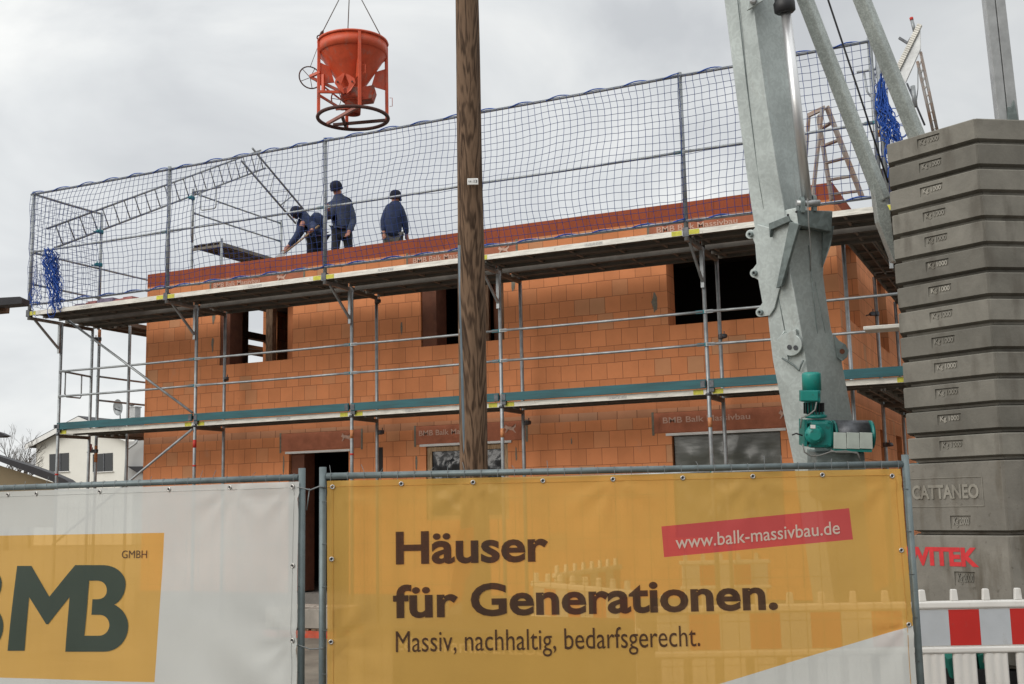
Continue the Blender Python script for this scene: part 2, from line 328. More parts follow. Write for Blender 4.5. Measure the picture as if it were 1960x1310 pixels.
BR1 = (.64, .245, .105); BR2 = (.54, .27, .14); MORT = (.31, .115, .057)
M = dict(
    brick=brick_mat('fired clay blocks', BR1, BR2, MORT, zoff=.114),
    brick_up=brick_mat('fired clay blocks upper storey', BR1, BR2, MORT, zoff=.09),
    flute=brick_mat('fluted clay slips', (.50,.19,.085), (.50,.22,.11), (.3,.11,.05), bw=.497, bh=10, zoff=0, fluted=.5, msize=.003),
    flute_dark=brick_mat('dark fluted clay course', (.33,.085,.04), (.30,.08,.04), (.14,.04,.02), bw=.497, bh=10, fluted=.8, msize=.004),
    thin=brick_mat('thin clay levelling blocks', (.47,.22,.12), (.42,.24,.15), (.2,.09,.05), bw=.31, bh=10, msize=.006),
    lintel=mat('red brown lintel clay', (.42,.145,.078), .9, var=.18, vscale=5, bump=.3, bscale=80),
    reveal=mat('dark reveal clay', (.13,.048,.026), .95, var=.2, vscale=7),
    steel=mat('galvanised scaffold tube', (.32,.34,.35), .45, .45, var=.22, vscale=7, bump=.1),
    steel_dk=mat('weathered couplers', (.10,.105,.115), .5, .6, var=.3, vscale=20),
    teal=mat('teal painted toe board', (.006,.085,.10), .55, var=.25, vscale=3, stretch=(.6,2,6)),
    tealclip=mat('teal tube fitting', (.01,.18,.22), .5),
    alu=mat('scuffed white aluminium deck edge', (.66,.64,.58), .5, .1, var=.22, vscale=5, stretch=(1,3,8), detail=8),
    alu2=mat('aluminium', (.42,.43,.43), .4, .5, var=.15, vscale=8),
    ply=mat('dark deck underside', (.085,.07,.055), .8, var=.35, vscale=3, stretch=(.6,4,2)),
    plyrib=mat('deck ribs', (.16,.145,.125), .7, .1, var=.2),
    yellow=mat('yellow end marking', (.55,.52,.05), .6, var=.2, vscale=20),
    orange_mark=mat('orange sticker', (.5,.2,.08), .6, var=.3, vscale=30),
    red_mark=mat('red marking', (.5,.03,.02), .6),
    white=mat('white paint', (.72,.72,.70), .5, var=.06),
    sticker=mat('grey white label', (.5,.49,.46), .6, var=.35, vscale=60),
    blue=mat('blue net cord', (.012,.075,.36), .7, var=.15, vscale=9),
    bluedk=mat('blue grey net cord', (.010,.036,.18), .75),
    rung=mat('ladder aluminium', (.22,.23,.24), .5, .4),
    mast=galv_mat('galvanised crane steel', (.49,.54,.525), 16, amp=.07),
    strut=galv_mat('spangled zinc tube', (.42,.455,.43), 30),
    bracket=galv_mat('painted crane bracket', (.17,.205,.20), 8, .5, .2),
    chrome=mat('chromed piston rod', (.75,.75,.75), .36, .85, var=.04),
    black=mat('black rubber and paint', (.02,.02,.022), .5),
    cable=mat('grey cable', (.18,.18,.17), .6),
    gear=mat('turquoise machine paint', (.006,.17,.15), .4, var=.12, vscale=9),
    gearlt=mat('lighter turquoise machine paint', (.012,.235,.20), .45, var=.08),
    cover=mat('pale grey drum cover', (.36,.40,.36), .5, .1, var=.12, vscale=6),
    concrete=concrete_mat('counterweight concrete', (.30,.285,.25)),
    concrete_low=concrete_mat('damp counterweight concrete', (.235,.22,.19), (.085,.07,.05)),
    concrete_wet=concrete_mat('darker rain damp concrete', (.19,.18,.155), (.10,.09,.075)),
    groove=mat('shadowed joint concrete', (.10,.095,.085), .95),
    emboss=concrete_mat('cast lettering concrete', (.28,.265,.23)),
    redp=mat('red stencil paint', (.55,.025,.03), .6, var=.15, vscale=12),
    pole=wood_mat('weathered timber pole', (.045,.027,.017), (.185,.118,.075)),
    timber=wood_mat('sawn timber', (.24,.15,.08), (.45,.32,.2), 'Z', 2),
    timber_dk=wood_mat('aged timber', (.07,.04,.025), (.19,.12,.075), 'Z', 2),
    conduit=mat('grey blue conduit', (.12,.16,.19), .5, .2, var=.15, vscale=6),
    fence=mat('galvanised fence tube', (.15,.185,.19), .5, .35, var=.2, vscale=6),
    wire=mat('fence wire', (.16,.17,.17), .5, .5),
    ban_y=sheet_mat('yellow banner mesh', (.70,.412,.098), .22),
    ban_w=sheet_mat('off white banner mesh', (.62,.63,.60), .11),
    ban_d=sheet_mat('dark brown print', (.035,.022,.016), .16, .1),
    ban_g=sheet_mat('dark green grey print', (.03,.05,.042), .10, .1),
    ban_r=sheet_mat('red print', (.60,.085,.08), .14),
    ban_l=sheet_mat('pale print', (.66,.60,.50), .1),
    eyelet=mat('eyelet metal', (.5,.48,.45), .3, .8),
    dark=mat('painted room shade', (.022,.019,.017), .9),
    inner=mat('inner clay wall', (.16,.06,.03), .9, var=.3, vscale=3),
    slab=mat('concrete slab', (.17,.155,.14), .9, var=.2),
    foil=mat('grey plastic foil', (.085,.09,.08), .24, var=.2, vscale=3, stretch=(1,1,3), bump=.3, bscale=4),
    foil_dk=mat('black plastic foil', (.02,.022,.025), .22, bump=1.0, bscale=7),
    mortar=mat('grey mortar smear', (.19,.17,.13), .95, var=.2, vscale=20),
    print=mat('pale lettering on clay', (.62,.40,.31), .9, var=.12, vscale=30),
    orange=mat('orange red bucket paint', (.60,.085,.03), .5, var=.14, vscale=5, bump=.05),
    orange_dk=mat('dirty orange paint', (.40,.055,.022), .65, var=.3, vscale=6),
    rust=mat('worn dark ring steel', (.085,.035,.028), .7, .2, var=.35, vscale=7),
    pinkish=mat('faded pink brown paint', (.36,.16,.13), .7, var=.2),
    skin=mat('skin', (.42,.19,.13), .6),
    navy=mat('navy work jacket', (.025,.038,.085), .9, var=.3, vscale=8),
    navy2=mat('blue grey jacket', (.045,.058,.095), .9, var=.3, vscale=8),
    charcoal=mat('charcoal work trousers', (.02,.022,.028), .9, var=.3, vscale=9),
    greyc=mat('grey work trousers', (.12,.115,.105), .9, var=.3, vscale=9),
    hat=mat('dark knit cap', (.012,.015,.028), .95),
    hair=mat('dark hair', (.02,.015,.012), .9),
    render_w=mat('off white house render', (.76,.75,.69), .9, var=.04, vscale=.5),
    render_b=mat('beige house render', (.30,.24,.15), .9, var=.08, vscale=1),
    tile=mat('dark roof tiles', (.045,.045,.05), .7, var=.2, vscale=3),
    glass=mat('dark window glass', (.03,.035,.04), .12, spec=.8),
    plastic=mat('white barrier plastic', (.70,.69,.66), .5, var=.05, vscale=3),
    refl_r=mat('red reflective sheeting', (.50,.02,.015), .35, var=.05),
    refl_w=mat('silver white sheeting', (.46,.49,.52), .35, var=.06),
    bark=mat('bare branch bark', (.085,.068,.055), .95),
    ground=mat('gravelly soil', (.13,.11,.085), .95, color2=(.22,.19,.15), vscale=1.2, bump=.8, bscale=14),
    asphalt=mat('asphalt', (.05,.05,.052), .9, var=.2, vscale=3, bump=.4, bscale=60),
    green_tank=mat('green machine panel', (.01,.16,.12), .5, var=.2),
    ladder_br=mat('worn ladder with orange brown remains', (.34,.34,.33), .5, .2, color2=(.33,.20,.13), vscale=6),
    purple=mat('mauve block pack', (.22,.18,.25), .8, var=.3, vscale=8),
    pinkb=mat('pink block pack', (.40,.16,.15), .8, var=.3, vscale=8),
)

dirty(M['orange'], (.30,.20,.16), .55, .68, .55, 5, (1,1,.5)); dirty(M['orange_dk'], (.22,.17,.14), .50, .62, .7, 9)
dirty(M['gear'], (.02,.045,.04), .54, .66, .7, 14); dirty(M['gearlt'], (.03,.07,.06), .56, .68, .6, 12)
dirty(M['plastic'], (.34,.31,.26), .56, .72, .5, 5, (1,1,.4)); dirty(M['refl_r'], (.25,.08,.06), .60, .70, .6, 9); dirty(M['refl_w'], (.30,.29,.26), .60, .72, .6, 8)
dirty(M['mast'], (.30,.29,.26), .60, .74, .5, 2.2, (3,3,.5)); dirty(M['strut'], (.27,.27,.25), .60, .70, .5, 6)
dirty(M['concrete'], (.10,.095,.08), .64, .70, .7, 26); dirty(M['concrete_low'], (.085,.075,.06), .60, .68, .6, 16)
for k_ in ('brick', 'brick_up'):
    dirty(M[k_], (.46,.33,.24), .63, .76, .28, 1.6, (1,1,.7)); dirty(M[k_], (.30,.10,.045), .66, .72, .55, 9)
dirty(M['steel'], (.34,.32,.29), .60, .68, .6, 22, (1,1,.3)); dirty(M['alu'], (.35,.30,.24), .60, .68, .7, 13, (1,1,1))
dirty(M['render_w'], (.5,.48,.42), .60, .75, .4, .5, (1,1,.3))

# ------------------------------------------------------------------ text
def text_verts(s, bold=0.):
    cu = bpy.data.curves.new('txt', 'FONT'); cu.body = s; cu.size = 1; cu.offset = bold; cu.resolution_u = 4; cu.fill_mode = 'FRONT' if hasattr(cu, 'fill_mode') else cu.fill_mode
    cu.dimensions = '2D'
    ob = bpy.data.objects.new('txt', cu); COL.objects.link(ob)
    dg = bpy.context.evaluated_depsgraph_get(); dg.update()
    me = bpy.data.meshes.new_from_object(ob.evaluated_get(dg))
    vs = [v.co.copy() for v in me.vertices]; fs = [tuple(p.vertices) for p in me.polygons]
    bpy.data.objects.remove(ob); bpy.data.curves.remove(cu); bpy.data.meshes.remove(me)
    return vs, fs
def gridcut(vs, fs, step):
    """cut flat 2D artwork along a fine grid so that it can follow a folded cloth"""
    bm = bmesh.new(); bv = [bm.verts.new((v.x, v.y, 0)) for v in vs]
    for f in fs:
        try: bm.faces.new([bv[i] for i in f])
        except ValueError: pass
    for k in (0, 1):
        lo = min(v[k] for v in vs); hi = max(v[k] for v in vs); c = lo + step*.5
        while c < hi:
            p = [0,0,0]; n = [0,0,0]; p[k] = c; n[k] = 1
            bmesh.ops.bisect_plane(bm, geom=bm.verts[:]+bm.edges[:]+bm.faces[:], plane_co=p, plane_no=n, dist=1e-6); c += step
    bm.verts.index_update(); out = ([v.co.copy() for v in bm.verts], [tuple(v.index for v in f.verts) for f in bm.faces]); bm.free()
    return out
def put_text(mb, s, fn, x0, x1, y0, y1, bold=0., shear=0., cut=0):
    """lay the string in the box x0..x1 by y0..y1 (ink bounds) through fn(x, y) -> world point"""
    vs, fs = text_verts(s, bold)
    if cut: vs, fs = gridcut(vs, fs, cut)
    ax0 = min(v.x for v in vs); ax1 = max(v.x for v in vs); ay0 = min(v.y for v in vs); ay1 = max(v.y for v in vs)
    P = []
    for v in vs:
        a = (v.x-ax0)/(ax1-ax0); b = (v.y-ay0)/(ay1-ay0)
        P.append(fn(x0+(x1-x0)*a + shear*b, y0+(y1-y0)*b))
    mb.add(P, fs)
    return mb

# ------------------------------------------------------------------ ground
g = MB(); g.add([(-900,-300,0),(900,-300,0),(900,1500,0),(-900,1500,0)], [(0,1,2,3)])
structure(g.build('ground', M['ground']))
g = MB(); g.add([(-200,-40,.004),(200,-40,.004),(200,-9.8,.004),(-200,-9.8,.004)], [(0,1,2,3)])
structure(g.build('pavement', M['asphalt']))

# ------------------------------------------------------------------ the brick house under construction
HX0, HX1, HY0, HY1, TH = 0.95, 13.38, 1.10, 9.6, .365
house = thing('brick_house', 'unfinished two storey house shell of orange clay blocks behind the scaffolding', 'house', (7.0, 5.3, 0))
def wall_mesh(mb, fn, u0, u1, z0, z1, thick, ops):
    """fn(u, z, d) -> point; ops = list of (u0,u1,z0,z1) openings"""
    us = sorted({u0, u1} | {min(max(o[k], u0), u1) for o in ops for k in (0, 1)})
    zs = sorted({z0, z1} | {min(max(o[k], z0), z1) for o in ops for k in (2, 3)})
    def solid(i, j):
        if i < 0 or j < 0 or i >= len(us)-1 or j >= len(zs)-1: return False
        cu, cz = (us[i]+us[i+1])/2, (zs[j]+zs[j+1])/2
        return not any(o[0] < cu < o[1] and o[2] < cz < o[3] for o in ops)
    for i in range(len(us)-1):
        for j in range(len(zs)-1):
            if not solid(i, j): continue
            a, b, c, d = us[i], us[i+1], zs[j], zs[j+1]
            q = lambda u, z, t: fn(u, z, t)
            mb.add([q(a,c,0),q(b,c,0),q(b,d,0),q(a,d,0)], [(0,1,2,3)])
            mb.add([q(a,c,thick),q(b,c,thick),q(b,d,thick),q(a,d,thick)], [(3,2,1,0)])
            if not solid(i-1, j): mb.add([q(a,c,0),q(a,d,0),q(a,d,thick),q(a,c,thick)], [(0,1,2,3)])
            if not solid(i+1, j): mb.add([q(b,c,0),q(b,c,thick),q(b,d,thick),q(b,d,0)], [(0,1,2,3)])
            if not solid(i, j-1): mb.add([q(a,c,0),q(a,c,thick),q(b,c,thick),q(b,c,0)], [(0,1,2,3)])
            if not solid(i, j+1): mb.add([q(a,d,0),q(b,d,0),q(b,d,thick),q(a,d,thick)], [(0,1,2,3)])
WINS = [(2.65,4.22,4.37,5.62),(6.75,8.25,4.38,5.62),(10.92,12.62,4.37,5.62)]
LOWS = [(4.16,5.36,.45,2.78),(6.82,8.27,1.6,2.80),(10.9,12.47,1.3,2.79)]
LINT_UP = [(2.42,4.46,5.62,5.95),(6.50,8.50,5.62,5.95),(10.66,12.86,5.62,5.95)]
LINT_LO = [(3.98,5.62,2.80,3.10),(6.62,8.60,2.80,3.10),(10.62,12.75,2.80,3.10)]
front = lambda u, z, d: V(u, HY0 + d, z)
backf = lambda u, z, d: V(u, HY1 - d, z)
leftf = lambda u, z, d: V(HX0 + d, u, z)
rightf = lambda u, z, d: V(HX1 - d, u, z)
Z_ = [.45, 3.04, 3.16, 3.40, 5.95, 6.19]
THIN = [(.95,3.98,3.04,3.16)]
mb = MB(); wall_mesh(mb, front, HX0, HX1, .45, 3.04, TH, LOWS + LINT_LO); mb.build('wall', M['brick'], house)
mb = MB(); wall_mesh(mb, front, HX0, HX1, 3.04, 3.16, TH, LINT_LO); mb.build('levelling_course', M['thin'], house)
mb = MB(); wall_mesh(mb, front, HX0-.002, HX1+.002, 3.16, 3.40, TH, []); mb.build('slab_edge_course', M['flute'], house)
mb = MB(); wall_mesh(mb, front, HX0, HX1, 3.40, 5.95, TH, WINS + LINT_UP); mb.build('wall', M['brick_up'], house)
mb = MB(); wall_mesh(mb, front, HX0-.002, HX1+.002, 5.95, 6.19, .12, []); mb.build('parapet_course', M['flute_dark'], house)
SIDE_R = [(1.9,2.95,4.35,5.62),(5.2,6.3,4.35,5.62),(4.35,4.75,.45,2.9),(6.4,7.2,.45,2.9)]
SIDE_L = [(3.35,4.55,4.75,6.1),(6.0,7.2,4.4,5.7)]
mb = MB(); wall_mesh(mb, rightf, HY0+TH, HY1, .45, 3.16, TH, SIDE_R); mb.build('wall', M['brick'], house)
mb = MB(); wall_mesh(mb, rightf, HY0+TH, HY1, 3.16, 3.40, TH, []); mb.build('slab_edge_course', M['flute'], house)
mb = MB(); wall_mesh(mb, rightf, HY0+TH, HY1, 3.40, 5.95, TH, SIDE_R); mb.build('wall', M['brick_up'], house)
mb = MB(); wall_mesh(mb, rightf, HY0+.12, HY1, 5.95, 6.19, .12, []); mb.build('parapet_course', M['flute_dark'], house)
mb = MB(); wall_mesh(mb, leftf, HY0+TH, HY1, .45, 6.19, TH, SIDE_L); mb.build('wall', M['brick'], house)
mb = MB(); wall_mesh(mb, backf, HX0+TH, HX1-TH, .45, 5.95, TH, [(3,4.5,4.4,5.7),(8,9.5,4.4,5.7)]); mb.build('wall', M['brick'], house)
mb = MB(); mb.box((HX0+TH+.001, HY0+TH+.001, 3.14), (HX1-TH-.001, HY1-TH-.001, 3.36)); mb.build('floor_slab', M['slab'], house)
mb = MB(); mb.box((HX0+.13, HY0+TH+.002, 5.96), (HX1-.13, HY1-.01, 6.06)); mb.build('roof_slab', M['slab'], house)
mb = MB(); mb.box((HX0-.06, HY0-.06, 0), (HX1+.06, HY1, .446)); mb.build('foundation', M['slab'], house)
# dividing walls, coloured near black to put the rooms' shade into the openings
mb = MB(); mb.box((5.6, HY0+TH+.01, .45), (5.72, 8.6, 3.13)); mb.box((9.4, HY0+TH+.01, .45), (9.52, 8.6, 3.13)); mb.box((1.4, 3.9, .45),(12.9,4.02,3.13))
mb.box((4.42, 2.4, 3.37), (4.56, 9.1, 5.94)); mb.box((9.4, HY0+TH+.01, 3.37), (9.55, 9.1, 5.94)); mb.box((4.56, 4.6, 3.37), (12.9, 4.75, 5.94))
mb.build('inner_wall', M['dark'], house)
MB().box((HX0+.03, 3.58, 4.76), (HX0+.16, 3.86, 5.93)).build('timber_post', M['timber_dk'], house)
for z in (5.33, 4.62): MB().box((HX0+.02, 3.36, z), (HX0+.2, 4.54, z+.13)).build('timber_beam', M['timber_dk'], house)
def cat_logo(mb, fn, x, y, s):
    """small leaping long-eared cat outline, as printed on the lintels"""
    pts = [(0,.62),(.10,.78),(.12,.95),(.20,.80),(.30,.74),(.52,.70),(.70,.66),(.84,.72),(1.0,.98),(.97,.66),(.86,.52),(.80,.40),(1.0,.12),(.93,.08),(.70,.34),(.46,.40),(.30,.42),(.14,.14),(.06,.16),(.18,.46),(.10,.54)]
    # ear-clipped by hand: fan around body centre is fine for this thin mark
    c = (.5, .55); P = [fn(x + s*1.25*(c[0]-.5), y + s*(c[1]-.5))] + [fn(x + s*1.25*(px-.5), y + s*(py-.5)) for px, py in pts]
    mb.add(P, [(0, i+1, (i+1) % len(pts) + 1) for i in range(len(pts))])
flat = lambda yy: (lambda x, z: V(x, yy, z))
for k, (a, b, c, d) in enumerate(LINT_LO + LINT_UP):
    l = MB(); l.box((a+.012, HY0-.004, c+.004), (b-.012, HY0+TH-.02, d-.004)); lo = l.build('lintel', M['lintel'], house)
    t = MB(); em = MB()
    if k == 0: cat_logo(em, flat(HY0-.008), 5.32, 2.98, .17)
    else:
        zc = (c+d)/2 + (.03 if k < 3 else .03)
        tx = {1:(6.70,7.84), 2:(10.78,12.06), 3:(2.50,3.52), 4:(6.62,7.74), 5:(10.80,12.02)}[k]
        put_text(t, 'BMB Balk Massivbau', flat(HY0-.008), tx[0], tx[1], zc-.04, zc+.045, .012)
        cat_logo(em, flat(HY0-.008), {1:8.32, 2:12.56, 3:3.98, 4:8.27, 5:12.6}[k], zc, .16)
    em.build('emblem', M['print'], lo)
    if k: t.build('lettering', M['print'], lo)
    for xx in (a-.012, b-.02): MB().box((xx, HY0-.006, c-.03), (xx+.035, HY0+.02, d+.01)).build('mortar_joint', M['mortar'], house)
# mortar smears on the block faces
def blotch(px, py, w, h, seed):
    p = aty(px, py, HY0); rnd = random.Random(seed); n = 14; P = []
    for i in range(n):
        a = 2*math.pi*i/n; k = 1 + rnd.uniform(-.28, .28)
        P.append(V(p.x + math.cos(a)*w/2*k, HY0-.002, p.z + math.sin(a)*h/2*k))
    return MB().prism(P, (0, -.002, 0))
for i, (px, py, w, h) in enumerate([(409,603,.07,.3),(407,660,.05,.26),(982,545,.06,.22),(1253,578,.09,.27),(769,628,.035,.25),(543,892,.03,.3),(797,885,.035,.25),(988,870,.03,.25),(1262,812,.05,.2),(1094,845,.02,.1)]):
    blotch(px, py, w, h, i).build('mortar_smear', M['mortar'], house)
# white shutter rails over the ground floor openings
for a, b, z in ((4.10,5.40,2.785),(6.72,8.34,2.80),(10.82,12.55,2.79)):
    MB().box((a, HY0-.03, z-.035), (b, HY0+.08, z+.003)).build('shutter_rail', M['white'], house, bevel=.004)
# foil covered window openings
def foil(u0, u1, z0, z1, m, seed, frame=True):
    mb = MB(); nu, nz = 40, 26
    for j in range(nz+1):
        for i in range(nu+1):
            u = u0 + (u1-u0)*i/nu; z = z0 + (z1-z0)*j/nz
            e = min(i, nu-i, j, nz-j)/6; e = min(1, e)
            q = noise.noise(V(u*3.1+seed, z*5, seed))*.5 + abs(noise.noise(V((u+z)*7, (u-z)*4, seed)))*.6
            if not frame: q *= .55
            mb.v.append(V(u, HY0+.06 - q*.11*e, z))
    for j in range(nz):
        for i in range(nu):
            a = j*(nu+1)+i; mb.f.append((a, a+1, a+nu+2, a+nu+1)); mb.sm.append(True)
    o = mb.build('window_foil', m, house)
    fr = MB()
    for a, b in (((u0-.01, HY0+.03, z0), (u0+.07, HY0+.075, z1)), ((u1-.07, HY0+.03, z0), (u1+.01, HY0+.075, z1)), ((u0+.07, HY0+.03, z1-.07), (u1-.07, HY0+.075, z1)), ((u0+.07, HY0+.03, z0), (u1-.07, HY0+.075, z0+.07))): fr.box(a, b)
    if frame: fr.build('timber_frame', M['timber'], o)
foil(6.84, 8.25, 1.6, 2.755, M['foil_dk'], 3)
foil(10.92, 12.45, 1.3, 2.75, M['foil'], 9, False)
# rough timber post and items in the upper window openings
MB().beam((3.58, 1.35, 4.37), (3.58, 1.35, 5.62), .12, .14).build('timber_post', M['timber_dk'], house)
for x in (2.86, 3.86):
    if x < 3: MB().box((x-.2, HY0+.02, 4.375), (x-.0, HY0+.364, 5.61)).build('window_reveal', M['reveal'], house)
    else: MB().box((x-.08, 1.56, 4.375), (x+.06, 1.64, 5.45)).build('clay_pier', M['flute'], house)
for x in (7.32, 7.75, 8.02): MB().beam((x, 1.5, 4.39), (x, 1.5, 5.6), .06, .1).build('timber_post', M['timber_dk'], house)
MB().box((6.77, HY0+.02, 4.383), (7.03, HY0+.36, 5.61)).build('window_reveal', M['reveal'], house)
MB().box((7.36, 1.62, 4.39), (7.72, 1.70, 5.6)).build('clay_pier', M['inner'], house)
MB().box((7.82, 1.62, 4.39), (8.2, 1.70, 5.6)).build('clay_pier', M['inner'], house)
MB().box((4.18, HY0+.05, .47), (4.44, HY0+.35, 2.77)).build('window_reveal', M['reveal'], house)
# slit beside the door: solid near-black strip as its painted shade
MB().box((5.93, HY0-.003, 2.30), (6.02, HY0+.05, 2.79)).build('slot_shade', M['dark'], house)

# ------------------------------------------------------------------ scaffolding
S = [0, 3.07, 6.14, 8.71, 11.78]
SEND = 14.2
sc = thing('scaffold', 'long grey tube scaffold with teal toe boards along the front of the brick house', 'scaffold', (7.1, 0, 0), 'scaffolding around the house')
rt = .0275
def standard(root, x, y, z0, z1, mark=True, name='standard'):
    m = MB(); m.tube((x,y,z0), (x,y,z1), rt, 10)
    o = m.build(name, M['steel'], root)
    return o
def mark(root, x, y, z, m='orange_mark', h=.12):
    MB().lathe((x,y,z), (0,0,1), [(0,rt+.0015),(h,rt+.0015)], 12).build('sticker', M[m], root)
def coupler(root, x, y, z, arm=(0,1,0), m='steel_dk', L=.16):
    mm = MB(); a = Vector(arm).normalized()
    mm.lathe((x,y,z-.035), (0,0,1), [(0,.036),(.01,.04),(.06,.04),(.07,.036)], 10)
    c = V(x,y,z) + a*.06; s2 = a.cross(V(0,0,1)).normalized()
    mm.obox(c, a, s2, V(0,0,1), .03, .032, .03)
    mm.lathe(c + a*.02 - s2*.04, s2, [(0,.03),(.08,.03)], 8)
    mm.tube(c + s2*.03 + V(0,0,.0), c + s2*.03 + a*L*.6 + V(0,0,-.02), .011, 6)
    mm.tube(c - s2*.02, c - s2*.02 + V(0,0,.07), .008, 6)
    mm.build('coupler', M[m], root)
def rail(root, p0, p1, clips=True, name='guardrail', r=.019):
    p0 = Vector(p0); p1 = Vector(p1); d = (p1-p0).normalized()
    m = MB(); n = 6
    pts = [p0 + (p1-p0)*i/n + V(0,0,-.006*math.sin(math.pi*i/n)) for i in range(n+1)]
    m.path(pts, r, 8); o = m.build(name, M['steel'], root)
    if clips:
        for p, s_ in ((p0, 1), (p1, -1)):
            k = MB(); k.beam(p - d*s_*.02, p + d*s_*.10, .016, .044)
            k.build('tube_fitting', M['tealclip' if s_ < 0 else 'steel'], o)
    return o
XS = S + [13.6]
for i, x in enumerate(S): 
    standard(sc, x, 0, .02, 5.2)
    standard(sc, x, .73, .02, 5.2)
standard(sc, 13.53, .73, .02, 5.22); standard(sc, 14.40, 0, .02, 5.2)
for x, y, z in ((0,.76,2.95),(3.07,0,2.86),(6.14,0,2.88),(8.71,0,2.78),(11.78,0,2.78)): mark(sc, x, y, z, 'orange_mark' if x > 4 else 'red_mark', .13)
for x, z in ((0,2.5),(3.07,2.55),(6.14,2.62)): mark(sc, x, 0, z, 'red_mark', .03)
# lower deck level, upper deck level
for x0, x1 in zip(S, S[1:] + [14.40]):
    for z in (3.29+.60, 3.29+1.045):
        rail(sc, (x0+.02, -.03, z), (x1-.02, -.03, z))
for x0, x1 in zip(S[3:], S[4:] + [14.40]): rail(sc, (x0+.02, -.03, 2.19), (x1-.02, -.03, 2.19))
rail(sc, (0.02, -.03, 2.24), (.9, .3, 2.24), False)
# transoms
for x in S + [14.40]:
    for z in (3.19, 5.19):
        MB().beam((x, 0, z), (x, .73, z), .05, .055).build('transom', M['plyrib'], sc)
# diagonal braces on the first bay
p = aty(128, 612, -.05); q = aty(368, 790, -.05)
MB().tube(p, q, .022, 8).build('brace', M['steel'], sc)
p = aty(368, 822, -.05); q = aty(243, 925, -.05)
MB().tube(p, p + (q-p)*2.2, .022, 8).build('brace', M['steel'], sc)
# decks
def plank(root, x0, x1, y0, y1, ztop, outer=False, along='x'):
    """one steel/ply deck plank: side beams, recessed underside, cross ribs"""
    def P(a, b, z): return (a, b, z) if along == 'x' else (b, a, z)
    def bx(m, a0, a1, b0, b1, z0, z1):
        lo = P(a0, b0, z0); hi = P(a1, b1, z1)
        m.box(tuple(min(i, j) for i, j in zip(lo, hi)), tuple(max(i, j) for i, j in zip(lo, hi)))
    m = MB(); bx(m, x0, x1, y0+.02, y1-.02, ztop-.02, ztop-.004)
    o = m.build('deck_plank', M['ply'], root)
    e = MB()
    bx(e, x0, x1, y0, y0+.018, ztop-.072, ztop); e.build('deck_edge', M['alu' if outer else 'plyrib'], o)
    e = MB(); bx(e, x0, x1, y1-.018, y1, ztop-.072, ztop)
    for k in range(int((x1-x0)/.62)+1):
        xx = x0 + .1 + k*.62
        if xx < x1-.05: bx(e, xx, xx+.035, y0+.02, y1-.02, ztop-.055, ztop-.02)
    bx(e, x0, x1, (y0+y1)/2-.012, (y0+y1)/2+.012, ztop-.05, ztop-.0202)
    e.build('deck_rib', M['plyrib'], o)
    return o
def edge_marks(dk, x0, x1, y, z, k):
    for xa in (x0+.03, x1-.18): MB().box((xa, y-.003, z-.068), (xa+.14, y-.0005, z-.005)).build('end_marking', M['yellow'], dk)
    c = (x0+x1)/2 + (.25 if k % 2 else -.2)
    MB().box((c-.13, y-.003, z-.055), (c+.13, y-.0005, z-.02)).build('label', M['sticker'], dk)
bays = list(zip(S, S[1:] + [14.40]))
for k, (x0, x1) in enumerate(bays):
    for j, y in enumerate((-.76, -.40)):
        d_ = plank(sc, x0+.012, x1-.012, y, y+.33, 5.31, j == 0)
        if j == 0: edge_marks(d_, x0+.012, x1-.012, y, 5.31, k)
    for j, y in enumerate((.04, .39)): plank(sc, x0+.03, x1-.03, y, y+.33, 5.27)
    for j, y in enumerate((-.005, .36)):
        d_ = plank(sc, x0+.03, x1-.03, y, y+.33, 3.29, j == 0)
        if j == 0: edge_marks(d_, x0+.03, x1-.03, y-.0, 3.29, k)
    t = MB(); t.box((x0+.02, -.06, 3.298), (x1-.02, -.03, 3.42)); tb = t.build('toe_board', M['teal'], sc, bevel=.004)
    for xa in (x1-.09, x0+.03): MB().box((xa, -.068, 3.31), (xa+.06, -.061, 3.40)).build('end_fitting', M['steel_dk'], tb)
# console brackets and net posts on the outer line
for i, x in enumerate(S + [14.22]):
    b = MB(); b.beam((x, -.74, 5.20), (x, 0, 5.20), .05, .05); b.beam((x, -.60, 5.18), (x, -.03, 4.72), .03, .035)
    b.beam((x, -.055, 5.18), (x, -.055, 4.66), .03, .045)
    b.build('console_bracket', M['steel'], sc)
    MB().tube((x, -.73, 5.17), (x, -.73, 7.46), .031, 10).build('net_post', M['steel'], sc)
    kk = MB(); kk.obox(V(x, -.73, 5.28), V(1,0,0), V(0,1,0), V(0,0,1), .04, .04, .06); kk.build('post_socket', M['steel_dk'], sc)
for x0, x1 in bays:
    x1 = min(x1, 14.22)
    rail(sc, (x0+.02, -.755, 6.36), (x1-.02, -.755, 6.36))
    rail(sc, (x0-.05, -.745, 7.41), (x1+.05, -.745, 7.41), False, 'net_rail', .022)
    rail(sc, (x0+.02, -.76, 5.425), (x1-.02, -.76, 5.425), False, 'net_rail', .02)
# couplers and ties on the inner line
for px, py, y in ((722,578,.73),(995,533,.73),(432,726,.73),(728,828,.73),(1007,810,.73),(1380,645,.73)):
    p = aty(px, py, y); coupler(sc, round(p.x, 2), y, p.z, (.6,-.6,0))
for x in S:
    k = MB(); k.lathe((x,0,3.2), (0,0,1), [(0,.03),(.01,.045),(.03,.045),(.04,.03)], 10); k.obox(V(x+.05,-.02,3.3), V(1,0,0),V(0,1,0),V(0,0,1),.035,.03,.05); k.obox(V(x-.04,-.02,3.36), V(1,0,0),V(0,1,0),V(0,0,1),.02,.03,.03)
    k.build('coupler', M['steel_dk'], sc)

